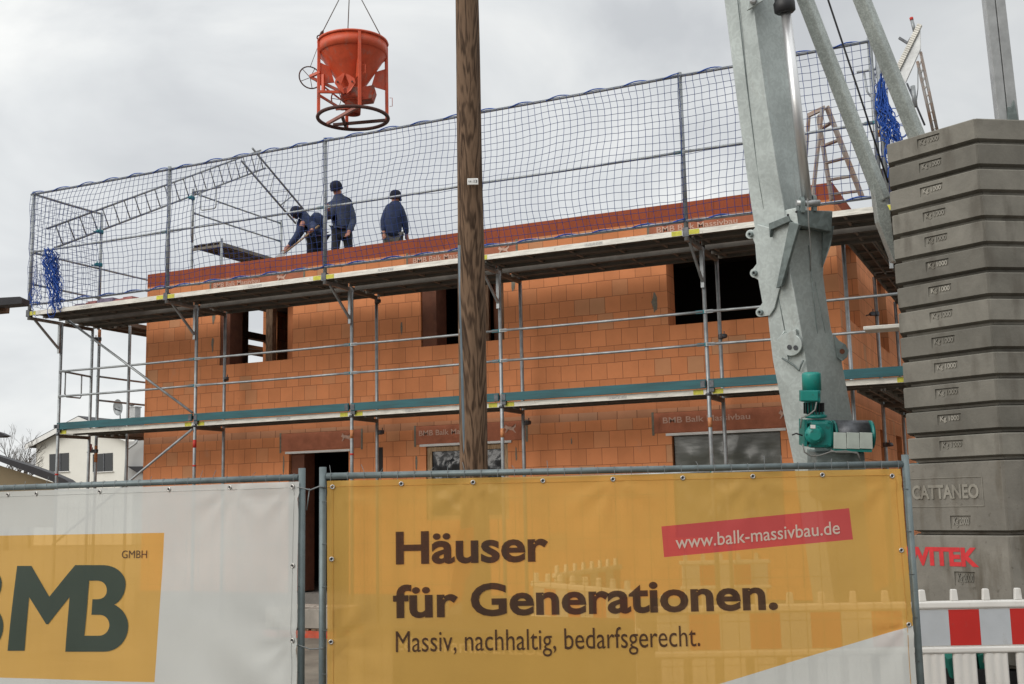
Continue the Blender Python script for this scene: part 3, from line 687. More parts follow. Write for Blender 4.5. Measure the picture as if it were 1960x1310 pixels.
# ---- return scaffold at the gable on the left
sl = thing('scaffold', 'short return scaffold with raised platform beyond the left corner of the brick house', 'scaffold', (.45, 3.0, 0), 'scaffolding around the house')
for x, y, z1 in ((.06,.84,5.2),(.82,.82,5.2),(.05,3.33,7.35),(.82,3.33,7.35),(.05,6.37,7.35),(.82,6.37,7.35)): standard(sl, x, y, .02, z1)
mark(sl, .06, .84, 4.9, 'orange_mark', .3); mark(sl, .06, .84, 2.75, 'orange_mark', .3); 
coupler(sl, .06, .84, 5.02, (-.7,-.7,0)); coupler(sl, .06, .84, 2.95, (-.7,-.7,0))
for y0, y1 in ((.84,3.33),(3.33,6.37)):
    for j, x in enumerate((.07, .42)):
        plank(sl, y0+.03, y1-.03, x, x+.33, 5.28, along='y'); plank(sl, y0+.03, y1-.03, x, x+.33, 3.27, along='y')
    for z in (3.89, 4.33): rail(sl, (.03, y0, z), (.03, y1, z), False)
    MB().box((.03,y0,3.28),(.055,y1,3.40)).build('toe_board', M['teal'], sl)
for j, x in enumerate((.07, .42)): plank(sl, 3.36, 6.34, x, x+.33, 7.30, along='y')
for y in (3.33, 6.37):
    for z in (5.19, 7.2): MB().beam((.05,y,z), (.82,y,z), .05, .05).build('transom', M['plyrib'], sl)
standard(sl, .05, .82, 5.2, 7.42); standard(sl, .05, 3.33, 7.35, 8.5); standard(sl, .05, 6.37, 7.35, 8.5)
for z in (8.0, 8.43): rail(sl, (.03, 3.35, z), (.03, 6.35, z))
for z in (5.8, 6.36): rail(sl, (.02, -.72, z), (.02, 3.3, z))
rail(sl, (.02, -.73, 7.41), (.02, .84, 7.41), False)
def ugate(root, y, z0, z1, x0=.06, x1=.80):
    m = MB(); m.tube((x0, y, z1), (x1, y, z1), .019, 8)
    w = (x1-x0); a = x0+.22; b = x1-.12
    m.path([(a,y,z1),(a,y,z0+.05),(a+.015,y,z0+.015),(a+.05,y,z0),(b-.05,y,z0),(b-.015,y,z0+.015),(b,y,z0+.05),(b,y,z1)], .014, 6)
    m.build('end_guardrail', M['steel'], root)
ugate(sl, 3.30, 8.0, 8.43)
m = MB(); m.tube((0,.02,4.35),(0,.73,4.31),.019,8); m.path([(0,.12,4.35),(0,.12,3.95),(0,.16,3.9),(0,.48,3.9),(0,.5,3.94),(0,.5,4.33)],.014,6); m.build('end_guardrail', M['steel'], sl)
coupler(sl, .05, .82, 7.05, (0,-1,0), 'tealclip'); coupler(sl, .05, 3.33, 8.3, (0,-1,0), 'tealclip'); coupler(sl, .05, .82, 6.42, (-.5,-1,0), 'tealclip')

# ---- return scaffold on the right
sr = thing('scaffold', 'narrow return scaffold seen beyond the crane along the right side wall', 'scaffold', (13.9, 4.0, 0), 'scaffolding around the house')
for y in (3.3, 5.87, 8.94):
    for x in (13.58, 14.40):
        standard(sr, x, y, .02, 5.2)
    MB().beam((13.58,y,5.19),(14.40,y,5.19),.05,.05).build('transom', M['plyrib'], sr)
    MB().beam((13.58,y,3.19),(14.40,y,3.19),.05,.05).build('transom', M['plyrib'], sr)
for y0, y1 in ((.76,3.3),(3.3,5.87),(5.87,8.94)):
    for x in (13.58, 13.93):
        plank(sr, y0+.03, y1-.03, x, x+.33, 5.28, along='y'); plank(sr, y0+.03, y1-.03, x, x+.32, 3.27, along='y')
    for z in (3.89, 4.33, 6.3, 5.85): rail(sr, (14.3, y0, z), (14.3, y1, z), False)
p = atx(1664, 607, 13.58); coupler(sr, 13.58, 3.3, 4.62, (-.8,-.4,0)); coupler(sr, 13.58, 3.3, 2.6, (.8,-.4,0))
standard(sr, 14.3, 3.3, 5.2, 7.5); standard(sr, 14.3, -.72, 5.2, 7.45)
ug = MB(); a = aty(1640,139,-.1); b = aty(1683,131,-.1); ug.tube(a, b, .019, 8)
ug.path([aty(1654,140,-.1), aty(1660,176,-.1), aty(1666,184,-.1), aty(1676,186,-.1), aty(1688,183,-.1)], .015, 6); ug.build('end_guardrail', M['steel'], sr)
# dark box of panels on the upper deck by the net bundle
MB().box((14.0, .25, 5.32), (14.6, .32, 6.05)).build('side_panel', M['ply'], sr)

# ------------------------------------------------------------------ safety nets
def net(label, fn, nu, nv, amp=.03, seed=0, base=(0,0,0), m='bluedk', r=.0040, rope=True):
    """knotted square mesh; fn(i, j, jitter) -> world point"""
    grid = [[fn(i/nu, j/nv) for j in range(nv+1)] for i in range(nu+1)]
    for i in range(nu+1):
        for j in range(nv+1):
            p = grid[i][j]; e = min(1, min(j, nv-j)/2)
            k = noise.noise_vector(p*1.1 + V(seed,0,0)) * amp * e + noise.noise_vector(p*5 + V(0,seed,0)) * amp*.35*e
            grid[i][j] = p + k
    mb = MB()
    for row in grid: mb.path(row, r, 3, caps=False)
    for j in range(nv+1): mb.path([grid[i][j] for i in range(nu+1)], r, 3, caps=False)
    o = mb.build('safety_net', M[m], None, base)
    tag(o, label, 'net', 'safety nets on the upper scaffold')
    if rope:
        for jj, z0 in ((nv, .0), (0, .0)):
            rp = MB(); pts = []
            for i in range(nu*2+1):
                a = grid[min(nu, i//2)][jj]; b = grid[min(nu, (i+1)//2)][jj]; p = (a+b)/2
                s_ = .010 + .014*noise.noise(V(i*.21, seed, 3)); pts.append(V(p.x, -.745 - .03*math.cos(i*.55+seed), (7.41 if jj else 5.425) + s_ + .022*math.sin(i*.55+seed)))
            rp.path(pts, .0085 if jj else .011, 5); ro = rp.build('edge_rope', M['blue'], None); ro.parent = o
            ro.data.transform(Matrix.Translation(-Vector(base)))
    return o
labs = ['safety net panel in the leftmost bay above the deck', 'safety net panel in front of the bending worker', 'safety net panel behind which a worker walks, left of the timber pole', 'safety net panel between timber pole and crane mast', 'safety net panel partly hidden by crane mast and stepladder']
for k, (x0, x1) in enumerate(bays):
    x1 = min(x1, 14.22); nu = round((x1-x0)/.1)
    def fn(u, v, x0=x0, x1=x1, k=k):
        z = 5.42 + 1.98*v; bul = .10*math.sin(math.pi*v)*math.sin(math.pi*u)
        sag = .05*math.sin(math.pi*u)*(v > .5)*(v-.5)*0
        return V(x0 + (x1-x0)*u + .05*math.sin(2.2*math.pi*v + k)*math.sin(math.pi*u), -.79 - bul, z)
    net(labs[k], fn, nu, 20, .05 if k < 3 else .035, k*3.7, (x0, -.79, 5.42))
net('narrow safety net closing the left end of the upper deck', lambda u, v: V(-.03 - .1*math.sin(math.pi*v)*math.sin(math.pi*u), -.73 + 1.55*u, 5.42 + 1.98*v), 15, 20, .06, 31, (-.03,-.73,5.42), rope=False)
net('safety net returning along the right end of the upper deck', lambda u, v: V(14.26, -.73 + 1.4*u, 5.42 + 1.98*v), 14, 20, .06, 41, (14.26,-.73,5.42), rope=False)

def bundle(label, cpts, widths, n, seed, r=.007):
    """gathered net: many cords wandering along a centre line"""
    rnd = random.Random(seed); mb = MB(); L = len(cpts)-1
    for c in range(n):
        ph = rnd.uniform(0, 6.3); off = rnd.uniform(-1, 1); dy = rnd.uniform(-1, 1); pts = []
        t0 = rnd.uniform(0, .25); t1 = rnd.uniform(.6, 1.0); m = 26
        for i in range(m):
            t = t0 + (t1-t0)*i/(m-1); f = t*L; a = min(L-1, int(f)); q = f-a
            p = cpts[a].lerp(cpts[a+1], q); w = widths[a]*(1-q) + widths[a+1]*q
            o_ = off*w*.8 + math.sin(i*.9 + ph)*w*.22
            pts.append(p + V(1,.25,0)*o_ + V(0,1,0)*dy*w*.5 + V(0,0,rnd.uniform(-.006,.006)) + noise.noise_vector(p*4+V(c,0,0))*.028)
        mb.path(pts, r, 4, caps=False)
    for c in range(n//5):
        t = rnd.random(); f = t*L; a = min(L-1, int(f)); p = cpts[a].lerp(cpts[a+1], f-a) + V(rnd.choice((-1,1))*widths[a]*1.1, 0, 0)
        rr = rnd.uniform(.05, .1); sq = rnd.uniform(.6, 1.6)
        mb.path([p + V(math.cos(q)*rr, rnd.uniform(-.01,.01), math.sin(q)*rr*sq) for q in [i*.52 for i in range(12)]], r*.8, 4, closed=True)
    o = mb.build('net_bundle', M['blue'], None, tuple(cpts[-1]))
    return tag(o, label, 'net')
bundle('bright blue bundled net hanging at the left end of the scaffold', [aty(98,473,-.82), aty(97,505,-.82), aty(103,545,-.82), aty(110,602,-.82)], [.10,.14,.12,.11], 46, 4)
bundle('loose blue net tail looping below the deck corner at the far left', [aty(75,490,-.8), aty(72,540,-.8), aty(66,585,-.85), aty(74,612,-.85)], [.05,.07,.1,.09], 7, 14, .005)
bundle('bright blue bundled net beside the right crane strut above the counterweights', [aty(1686,140,-.75), aty(1688,205,-.75), aty(1702,240,-.75), aty(1710,275,-.75), aty(1704,345,-.75)], [.02,.09,.11,.12,.05], 34, 9)

# ------------------------------------------------------------------ ladders on the left return
def ladder_on(label, a0, a1, b0, b1, n, r=.02, group=None, name='ladder'):
    a0, a1, b0, b1 = map(Vector, (a0, a1, b0, b1)); c = (a0+a1)/2
    L_ = thing(name, label, 'ladder', tuple(a0), group)
    for p, q in ((a0, a1), (b0, b1)): MB().tube(p, q, r, 8).build('rail', M['rung'], L_)
    for i in range(n):
        t = (i+.7)/n; MB().tube(a0.lerp(a1, t), b0.lerp(b1, t), r*.62, 6).build('rung', M['rung'], L_)
    return L_
ladder_on('long grey ladder lying aslant over the left end scaffold behind the net', atx(90,438,.0), atx(499,288,.0), atx(104,475,.0), atx(508,322,.0), 22)
la = ladder_on('dark lattice girder sloping down from the ladder top to the bending worker', atx(483,284,.06), atx(590,412,.06), atx(462,308,.06), atx(566,428,.06), 1, .024)
la['category'] = 'girder'; la.name = 'lattice_girder'
z = MB(); a0, a1, b0, b1 = atx(483,284,.06), atx(590,412,.06), atx(462,308,.06), atx(566,428,.06); pts = [(a0.lerp(a1, i/8) if i % 2 else b0.lerp(b1, i/8)) for i in range(1, 9)]
z.path(pts, .009, 5); z.build('lattice', M['rung'], la)

# ------------------------------------------------------------------ people
def skin(name, J, E, m, parent=None, base=None, sub=1):
    ks = list(J); idx = {k: i for i, k in enumerate(ks)}
    o_ = Vector(base) if base is not None else Vector(parent.location)
    me = bpy.data.meshes.new(name); me.from_pydata([tuple(Vector(J[k][0]) - o_) for k in ks], [(idx[a], idx[b]) for a, b in E], [])
    ob = bpy.data.objects.new(name, me); COL.objects.link(ob)
    md = ob.modifiers.new('skin', 'SKIN'); md.use_smooth_shade = True
    sv = me.skin_vertices[0].data
    for k in ks:
        r = J[k][1]; sv[idx[k]].radius = (r, r) if not isinstance(r, tuple) else r
        sv[idx[k]].use_root = (k == ks[0])
    s_ = ob.modifiers.new('sub', 'SUBSURF'); s_.levels = sub; s_.render_levels = sub
    me.materials.append(m)
    dg = bpy.context.evaluated_depsgraph_get(); dg.update()
    nm = bpy.data.meshes.new_from_object(ob.evaluated_get(dg)); ob.modifiers.clear(); ob.data = nm; nm.name = name
    if not nm.materials: nm.materials.append(m)
    nm.polygons.foreach_set('use_smooth', [True]*len(nm.polygons))
    if parent is not None: ob.parent = parent
    else: ob.location = o_
    return ob
def person(label, J, mats, face, D0, cap='knit'):
    """J: joints as world points; face: unit vector the head looks along"""
    base = V(J['hip'].x, J['hip'].y, 6.06)
    root = thing('person', label, 'person', tuple(base))
    jr = dict(hip=.125, belly=.12, chest=.135, neck=.055, head0=.07, head=.098, top=.085,
              ls=.062, le=.045, lw=.032, rs=.062, re=.045, rw=.032, lh=.09, lk=.06, la=.042, lf=.035, rh=.09, rk=.06, ra=.042, rf=.035)
    JJ = {k: (J[k], jr[k]) for k in jr if k in J}
    f = Vector(face).normalized(); 
    JJ['head0'] = (J['neck'].lerp(J['head'], .55), .068); JJ['top'] = (J['head'] + (J['head']-J['neck']).normalized()*.07, .07)
    JJ['nose'] = (J['head'] + f*.105 - V(0,0,.01), .016); JJ['chin'] = (J['head'] + f*.07 - V(0,0,.075), .035)
    sd_ = f.cross(V(0,0,1)).normalized()
    JJ['earl'] = (J['head'] + sd_*.085, .02); JJ['earr'] = (J['head'] - sd_*.085, .02)
    E_ = [('hip','belly'),('belly','chest'),('chest','neck'),('neck','head0'),('head0','head'),('head','top'),('head','nose'),('head0','chin'),('head','earl'),('head','earr'),
          ('chest','ls'),('ls','le'),('le','lw'),('chest','rs'),('rs','re'),('re','rw'),('hip','lh'),('lh','lk'),('lk','la'),('la','lf'),('hip','rh'),('rh','rk'),('rk','ra'),('ra','rf')]
    for s_ in 'lr':
        w = J[s_+'w']; d = (w - J[s_+'e']).normalized(); sdv = d.cross(V(0,1,.2)).normalized(); pn = d.cross(sdv)
        JJ[s_+'p'] = (w + d*.06, .034); E_.append((s_+'w', s_+'p'))
        for k in range(4):
            a = sdv*(.03*(k-1.5)*.85); l = (.07, .08, .075, .06)[k]
            JJ[f'{s_}f{k}'] = (w + d*(.06+l*.55) + a, .0095); JJ[f'{s_}g{k}'] = (w + d*(.06+l*.9) + a + pn*.025, .008)
            E_ += [(s_+'p', f'{s_}f{k}'), (f'{s_}f{k}', f'{s_}g{k}')]
        JJ[s_+'t'] = (w + d*.055 - sdv*.055, .011); E_.append((s_+'w', s_+'t'))
    body = skin('body', JJ, E_, M['skin'], root)
    def mid(a, b, t): return J[a].lerp(J[b], t)
    jk = {'belly':(J['belly'],.175), 'hipj':(mid('belly','hip',.8),.18), 'chest':(J['chest'],.185), 'neckj':(mid('chest','neck',.95),.10), 'colr':(mid('neck','head',.42),.092)}
    ej = [('belly','hipj'),('belly','chest'),('chest','neckj'),('neckj','colr')]
    for s_ in 'lr':
        jk[s_+'s'] = (J[s_+'s'],.105); jk[s_+'e'] = (J[s_+'e'],.078); jk[s_+'w'] = (mid(s_+'e',s_+'w',.92),.05)
        ej += [('chest',s_+'s'),(s_+'s',s_+'e'),(s_+'e',s_+'w')]
    skin('jacket', jk, ej, mats[0], root)
    tr = {'hip':(J['hip'],.15)}; et = []
    for s_ in 'lr':
        tr[s_+'h'] = (J[s_+'h'],.105); tr[s_+'k'] = (J[s_+'k'],.078); tr[s_+'a'] = (J[s_+'a'],.068); et += [('hip',s_+'h'),(s_+'h',s_+'k'),(s_+'k',s_+'a')]
    skin('trousers', tr, et, mats[1], root)
    up = (J['head']-J['neck']).normalized()
    hb = MB(); hb.lathe(J['head'] - up*.02, up, [(-.045,.109),(.02,.112),(.06,.106),(.095,.085),(.118,.05),(.126,.01)], 16); hb.lathe(J['head'] - up*.03, up, [(-.04,.111),(-.035,.1145),(.0,.1145),(.005,.111)], 16)
    hb.build('knit_cap', M['hat'], root)
    # eyes and mouth
    fe = MB()
    for q in (-1, 1): fe.sphere(J['head'] + f*.088 + sd_*q*.032 + V(0,0,.012), .011, 5)
    fe.build('eyes', M['hair'], root)
    return root
def jd(d):  # pixel joints with depth -> world
    return {k: atd(*v) for k, v in d.items()}
D2 = 20.55
P2 = jd(dict(hip=(655,437,D2), belly=(656,420,D2), chest=(654,397,D2), neck=(648,377,D2), head=(643,357,D2-.05), ls=(636,395,D2-.1), le=(628,418,D2-.25), lw=(627,399,D2-.45),
             rs=(669,398,D2+.05), re=(676,425,D2), rw=(667,446,D2-.25), lh=(645,445,D2), lk=(641,484,D2-.1), la=(640,525,D2), lf=(632,533,D2-.1), rh=(664,445,D2), rk=(668,484,D2), ra=(668,525,D2+.05), rf=(662,533,D2-.1)))
p2 = person('worker standing upright in a navy jacket and dark cap, half hidden by the net post', P2, (M['navy2'], M['charcoal']), -RT*.8 + FW*.5, D2)
skin('hood', {'a':(atd(655,380,D2+.05),.07), 'b':(atd(668,384,D2+.12),.05), 'c':(atd(676,393,D2+.15),.022)}, [('a','b'),('b','c')], M['hat'], p2)
skin('jacket_hem', {'a':(atd(648,431,D2),.14), 'b':(atd(663,430,D2),.135)}, [('a','b')], M['greyc'], p2)
D3 = 21.6
P3 = jd(dict(hip=(752,452,D3), belly=(753,435,D3), chest=(755,408,D3), neck=(757,390,D3), head=(757,374,D3), ls=(742,402,D3), le=(734,425,D3), lw=(735,447,D3-.1),
             rs=(768,403,D3), re=(775,428,D3+.05), rw=(779,452,D3+.1), lh=(742,458,D3), lk=(740,498,D3-.1), la=(741,538,D3), lf=(741,545,D3+.15), rh=(763,458,D3), rk=(765,498,D3), ra=(764,538,D3), rf=(764,545,D3+.15)))
p3 = person('worker seen from behind in dark jacket and grey trousers, walking away', P3, (M['navy'], M['greyc']), RT*.55 + FW*.8, D3)
skin('cap_flap', {'a':(atd(753,367,D3),.05), 'b':(atd(749,380,D3),.04)}, [('a','b')], M['hat'], p3)
skin('beard', {'a':(atd(766,381,D3),.045), 'b':(atd(767,386,D3),.03)}, [('a','b')], M['hair'], p3)
D1 = 20.9
P1 = jd(dict(hip=(607,452,D1), belly=(604,435,D1), chest=(592,418,D1), neck=(577,411,D1-.05), head=(566,406,D1-.1), ls=(582,424,D1-.15), le=(572,449,D1-.25), lw=(551,474,D1-.3),
             rs=(586,420,D1+.15), re=(603,437,D1-.28), rw=(597,441,D1-.42), lh=(597,460,D1-.05), lk=(594,498,D1-.1), la=(600,537,D1), lf=(590,544,D1-.1), rh=(614,459,D1+.05), rk=(611,498,D1), ra=(618,537,D1+.05), rf=(608,544,D1)))
p1 = person('worker bending forward in a navy jacket, working with a long wooden handled tool', P1, (M['navy'], M['charcoal']), -RT*.85 - V(0,0,.6) , D1)
skin('back_yoke', {'a':(atd(594,412,D1),.13), 'b':(atd(612,419,D1),.135), 'c':(atd(617,440,D1),.13)}, [('a','b'),('b','c')], M['navy'], p1)
sh = thing('shovel', 'tool with pale wooden handle held by the bending worker', 'shovel', tuple(atd(541,488,D1-.35)))
MB().tube(atd(543,486,D1-.35), atd(611,432,D1-.38), .018, 8).build('handle', M['timber'], sh)
b = MB(); c0 = atd(543,486,D1-.35); dd = (atd(543,486,D1-.35)-atd(597,441,D1-.38)).normalized(); b.prism([c0 + V(-.02,0,.06), c0 + V(.06,0,-.01), c0 + dd*.22 + V(.04,0,-.03), c0 + dd*.26, c0 + dd*.22 + V(-.06,0,.03)], (0,.02,.01)); b.build('blade', M['rung'], sh)

# packs of blocks on the deck at the left
for i, (px, w, m_, s_) in enumerate([(160,.26,'purple','mauve wrapped blocks at the far left end of the row on the deck'), (184,.24,'pinkb','pink wrapped blocks, second from the left on the deck'), (211,.36,'purple','wide mauve wrapped blocks in the middle of the row on the deck'), (235,.2,'pinkb','small pink wrapped blocks right of the wide mauve pack'), (252,.26,'pinkb','pink wrapped blocks at the right end of the row on the deck')]):
    p = aty(px, 576, -.2); mb = MB(); mb.box((p.x-w/2, -.33, 5.314), (p.x+w/2, -.1, 5.43 + .02*(i % 3)))
    mb.box((p.x-w/2+.02, -.30, 5.43 + .02*(i % 3)), (p.x+w/2-.03, -.12, 5.455 + .02*(i % 3)))
    tag(mb.build('block_pack', M[m_], None, (p.x, -.2, 5.314), bevel=.012), s_, 'blocks', 'wrapped blocks on the deck')

# ------------------------------------------------------------------ concrete bucket
BD = 21.0; RH = V(RT.x, RT.y, 0).normalized(); FH = V(FW.x, FW.y, 0).normalized(); Zv = V(0,0,1)
bc = atd(675.5, 84, BD)   # rim centre
bk = thing('concrete_bucket', 'orange red funnel shaped concrete bucket hanging from chains in the sky', 'bucket', tuple(bc))
def bp_(x, y, z): return bc + RH*x + FH*y + Zv*z
RB = .615
h = MB(); h.lathe(bc, Zv, [(0,RB-.012),(0,RB+.004),(-.24,RB+.004),(-.24,RB-.012)], 48, caps=False); h.build('rim_band', M['orange'], bk)
h = MB(); h.lathe(bc, Zv, [(-.236,RB-.012),(-.88,.19)], 48, caps=False); h.lathe(bc, Zv, [(-.88,.19),(-1.12,.175),(-1.12,.16),(-.88,.17),(-.24,RB-.03),(-.236,RB-.012)], 48, caps=False); h.build('hopper', M['orange'], bk)
h = MB(); h.ring(bc + Zv*.0, RH, FH, RB+.012, .024, 48, 8); h.build('rim', M['orange'], bk)
angs = [(.32,-.95), (.95,.32), (-.32,.95), (-.95,-.32)]
for ax_, ay_ in angs:
    m = MB(); m.beam(bp_(ax_*(RB+.005), ay_*(RB+.005), -.02), bp_(ax_*(RB+.01), ay_*(RB+.01), -1.40), .055, .055, up=(ax_*RH + ay_*FH)); m.build('leg', M['orange'], bk, bevel=.004)
    q = MB(); t_ = (RH*(-ay_) + FH*ax_)*.012
    q.prism([bp_(ax_*RB, ay_*RB, -.42) + t_, bp_(ax_*RB*.97, ay_*RB*.97, -.83) + t_, bp_(ax_*.34, ay_*.34, -.78) + t_, bp_(ax_*.42, ay_*.42, -.50) + t_], -t_*2); q.build('gusset', M['orange'], bk)
m = MB(); m.ring(bc - Zv*1.42, RH, FH, RB+.02, .034, 56, 8); m.build('base_ring', M['rust'], bk)
for a, b in (((-.52,.33),(.21,-.60)), ((-.42,.40),(.60,.2)), ((-.21,.62),(-.19,-.02))):
    MB().beam(bp_(*a, -1.40), bp_(*b, -1.40), .05, .05).build('cross_bar', M['pinkish' if a[0] < -.5 else 'rust'], bk)
sp = MB(); sp.lathe(bc - Zv*.90, -Zv, [(0,.20),(.02,.225),(.16,.225),(.2,.2),(.22,.15),(.45,.135),(.45,.12),(.2,.13)], 28, caps=False); sp.build('outlet_spout', M['orange_dk'], bk)
sc2 = MB(); sc2.prism([bp_(.12,-.16,-.9), bp_(.40,-.18,-.86), bp_(.42,-.16,-.95), bp_(.36,-.12,-1.10), bp_(.10,-.1,-1.12)], FH*.28); sc2.build('gate_shell', M['orange_dk'], bk, bevel=.01)
for s_ in (-1, 1):
    c_ = -.10; g_ = MB(); g_.prism([bp_(c_+s_*.005,-.30,-.66), bp_(c_+s_*.17,-.30,-.78), bp_(c_+s_*.19,-.30,-.86), bp_(c_+s_*.10,-.29,-1.0), bp_(c_+s_*.02,-.27,-1.06), bp_(c_+s_*.03,-.28,-.98), bp_(c_+s_*.07,-.29,-.88), bp_(c_+s_*.01,-.30,-.72)], FH*.03)
    g_.build('gate_plate', M['orange'], bk, bevel=.004)
    gb = MB(); gb.lathe(bp_(c_+s_*.13,-.315,-.85), -FH, [(0,.018),(.02,.018)], 8); gb.build('pivot_bolt', M['rust'], bk)
wc = bp_(-.76, -.12, -.68); wn = (RH*.45 - FH*.85 + Zv*.0).normalized(); wu = wn.cross(Zv).normalized(); wv = wn.cross(wu)
wh = MB(); wh.ring(wc, wu, wv, .205, .012, 36, 6); wo_ = wh.build('hand_wheel', M['rust'], bk)
for k in range(5):
    a = 2*math.pi*k/5 + .5; MB().tube(wc, wc + (wu*math.cos(a) + wv*math.sin(a))*.205, .006, 6).build('spoke', M['rust'], wo_)
wc2 = bp_(-.22, .05, -1.05)
wh = MB(); wh.ring(wc2, wu, wv, .19, .012, 36, 6); wo_ = wh.build('hand_wheel', M['orange_dk'], bk)
for k in range(5):
    a = 2*math.pi*k/5; MB().tube(wc2, wc2 + (wu*math.cos(a) + wv*math.sin(a))*.19, .006, 6).build('spoke', M['rust'], wo_)
for a, b, w, mm in (((-.74,-.12,-.68),(-.16,-.2,-1.0),.05,'orange_dk'), ((-.70,-.1,-.70),(-.2,-.15,-1.12),.03,'orange_dk'), ((-.58,-.3,-1.02),(-.1,-.2,-1.0),.045,'orange'), ((-.5,-.25,-.68),(-.5,-.25,-1.02),.05,'orange'), ((-.58,-.2,-1.05),(-.25,-.1,-1.24),.04,'orange_dk'), ((-.76,-.12,-.66),(-.56,-.22,-.62),.05,'orange'), ((-.3,-.1,-1.28),(-.05,-.1,-1.26),.04,'orange_dk')):
    MB().beam(bp_(*a), bp_(*b), w, w).build('lever_arm', M[mm], bk)
for ax_, ay_, z in ((.36,-.96,-.72), (1.0,.32,-1.06)):
    c_ = bp_(ax_*RB + .03, ay_*RB, z); m = MB(); m.path([c_ + Zv*.08, c_ + RH*.05 + Zv*.08, c_ + RH*.05 - Zv*.08, c_ - Zv*.08], .006, 5); m.build('handle', M['orange'], bk)
top = atd(670, -42, BD)
sl_ = thing('chain_sling', 'three legged chain sling running up from the bucket rim out of view', 'chain', tuple(top))
for ax_, ay_ in ((-.95,-.32), (.95,.32), (-.32,.95)):
    p_ = bp_(ax_*RB, ay_*RB, .03); d = top - p_; m = MB()
    m.path([p_ + d*t for t in (0, .5, 1)], .0095, 6); n = int(d.length/.07)
    m.build('chain_leg', M['cable'], sl_)
    e_ = MB(); e_.ring(p_ + Zv*.02, RH, Zv, .04, .013, 14, 6); e_.lathe(p_ + d*.02, d, [(0,.012),(.04,.03),(.1,.03),(.14,.012)], 8); e_.build('shackle', M['rust'], sl_)
m = MB(); m.tube(wc + Zv*.2, bp_(-.58,-.2,-.05), .006, 5); m.build('pull_chain', M['cable'], bk)

# ------------------------------------------------------------------ timber pole and its conduit
PD = 9.3
pb, pt = atd(912, 1180, PD), atd(893, -90, PD+.05)
pb.z = 0; pb = atd(912, 1180, PD); d = (pt-pb); pb = pb - d*((pb.z)/d.z)
pole = MB(); n = 40; m_ = 40; rb_, rtp = 30/2191*PD, 21.5/2191*PD
vs = []
for i in range(n+1):
    t = i/n; c = pb + d*0 + (pt-pb)*t; r_ = rb_ + (rtp-rb_)*t
    for k in range(m_):
        a = 2*math.pi*k/m_; dr = noise.noise(V(math.cos(a)*2.5, math.sin(a)*2.5, c.z*.7))*.008
        for ck, wd in ((1.1,.06),(3.9,.05),(4.75,.045),(5.4,.04)):
            da = abs(((a-ck-.08*math.sin(c.z*.9)+math.pi) % (2*math.pi)) - math.pi)
            if da < wd*1.9: dr -= .008*(1-da/(wd*1.9))
        vs.append(c + V(math.cos(a), math.sin(a), 0)*(r_+dr))
pole.add(vs, [(i*m_+k, i*m_+(k+1)%m_, (i+1)*m_+(k+1)%m_, (i+1)*m_+k) for i in range(n) for k in range(m_)], True)
po = tag(pole.build('timber_pole', M['pole'], None, tuple(pb)), 'tall weathered brown timber utility pole with cracks in front of the house', 'pole')
po['label'] = 'tall weathered brown timber utility pole with cracks in front of the house'
tg = MB(); c = atd(905, 348, PD-.10); tg.obox(c, RH, Zv, FH, .044, .027, .006); to = tg.build('number_plate', M['white'], po, bevel=.004)
tt = MB(); t13 = MB(); put_text(t13, '13', lambda x, y: c - FH*.009 + RH*x + Zv*y, .008, .034, -.012, .012, .01); put_text(tt, 'ii:', lambda x, y: c - FH*.009 + RH*x + Zv*y, -.034, -.004, -.008, .008); tt.build('lettering', M['black'], po); t13.build('lettering', M['black'], po)
cn = MB(); cn.path([atd(881,470,PD-.02), atd(883,560,PD-.02), atd(889,800,PD-.05), atd(893,905,PD-.05), atd(901,1250,PD-.05)], .021, 10)
co = tag(cn.build('conduit', M['conduit'], None, tuple(atd(901,1250,PD-.05))), 'thin grey blue conduit pipe running up the left side of the timber pole', 'pipe')
for px, py in ((885,640),(889,795)):
    MB().lathe(atd(px,py,PD-.02), Zv, [(0,.026),(.04,.026)], 10).build('pipe_clip', M['steel'], co)

# ------------------------------------------------------------------ mesh fence panels and banners
class Plane:
    def __init__(s, A, B):
        s.A = V(*A, 0); s.t = (V(*B, 0) - s.A).normalized(); s.n = V(s.t.y, -s.t.x, 0)   # n points to the street
        if s.n.dot(C - s.A) < 0: s.n = -s.n
    def px(s, px, py):
        P = onpl(px, py, s.A, s.n); return ((P - s.A).dot(s.t), P.z)
    def at(s, u, z, d=0.): return s.A + s.t*u + V(0,0,z) + s.n*d
PR = Plane((11.9,-9.14), (15.1,-7.64)); PL = Plane((8.24,-9.11), (11.72,-9.11))
def fence_panel(pl, L, label, top=2.0, wires0=.05):
    f = thing('fence_panel', label, 'fence', tuple(pl.at(0, 0)), 'mobile fence panels along the pavement')
    for u in (0, L): 
        MB().tube(pl.at(u, .02), pl.at(u, top+.055), .0215, 12).build('post', M['fence'], f)
    MB().tube(pl.at(.02, top), pl.at(L-.02, top), .0195, 12).build('top_tube', M['fence'], f)
    MB().tube(pl.at(.02, .15), pl.at(L-.02, .15), .0195, 12).build('bottom_tube', M['fence'], f)
    w = MB(); n = int((L-.1)/.1); rnd = random.Random(5)
    for i in range(n+1):
        u = wires0 + i*(L-.1)/n; h_ = top + rnd.choice((.022, .022, .022, .04, .065)); k = rnd.uniform(-.02, .02)*(h_ > top+.03)
        w.path([pl.at(u, .13, .02), pl.at(u, top-.03, .02), pl.at(u, top+.022, .018), pl.at(u + k, h_, .0)], .0019, 4)
    for z in (.35, .6, .85, 1.1, 1.35, 1.6, 1.85): w.path([pl.at(.0, z, .0235), pl.at(L, z, .0235)], .0019, 4)
    w.build('wire_mesh', M['wire'], f)
    for u in (0, L): 
        m = MB(); m.obox(pl.at(u, .06), pl.t, pl.n, Zv, .09, .32, .06); m.build('foot_block', M['concrete'], f)
    return f
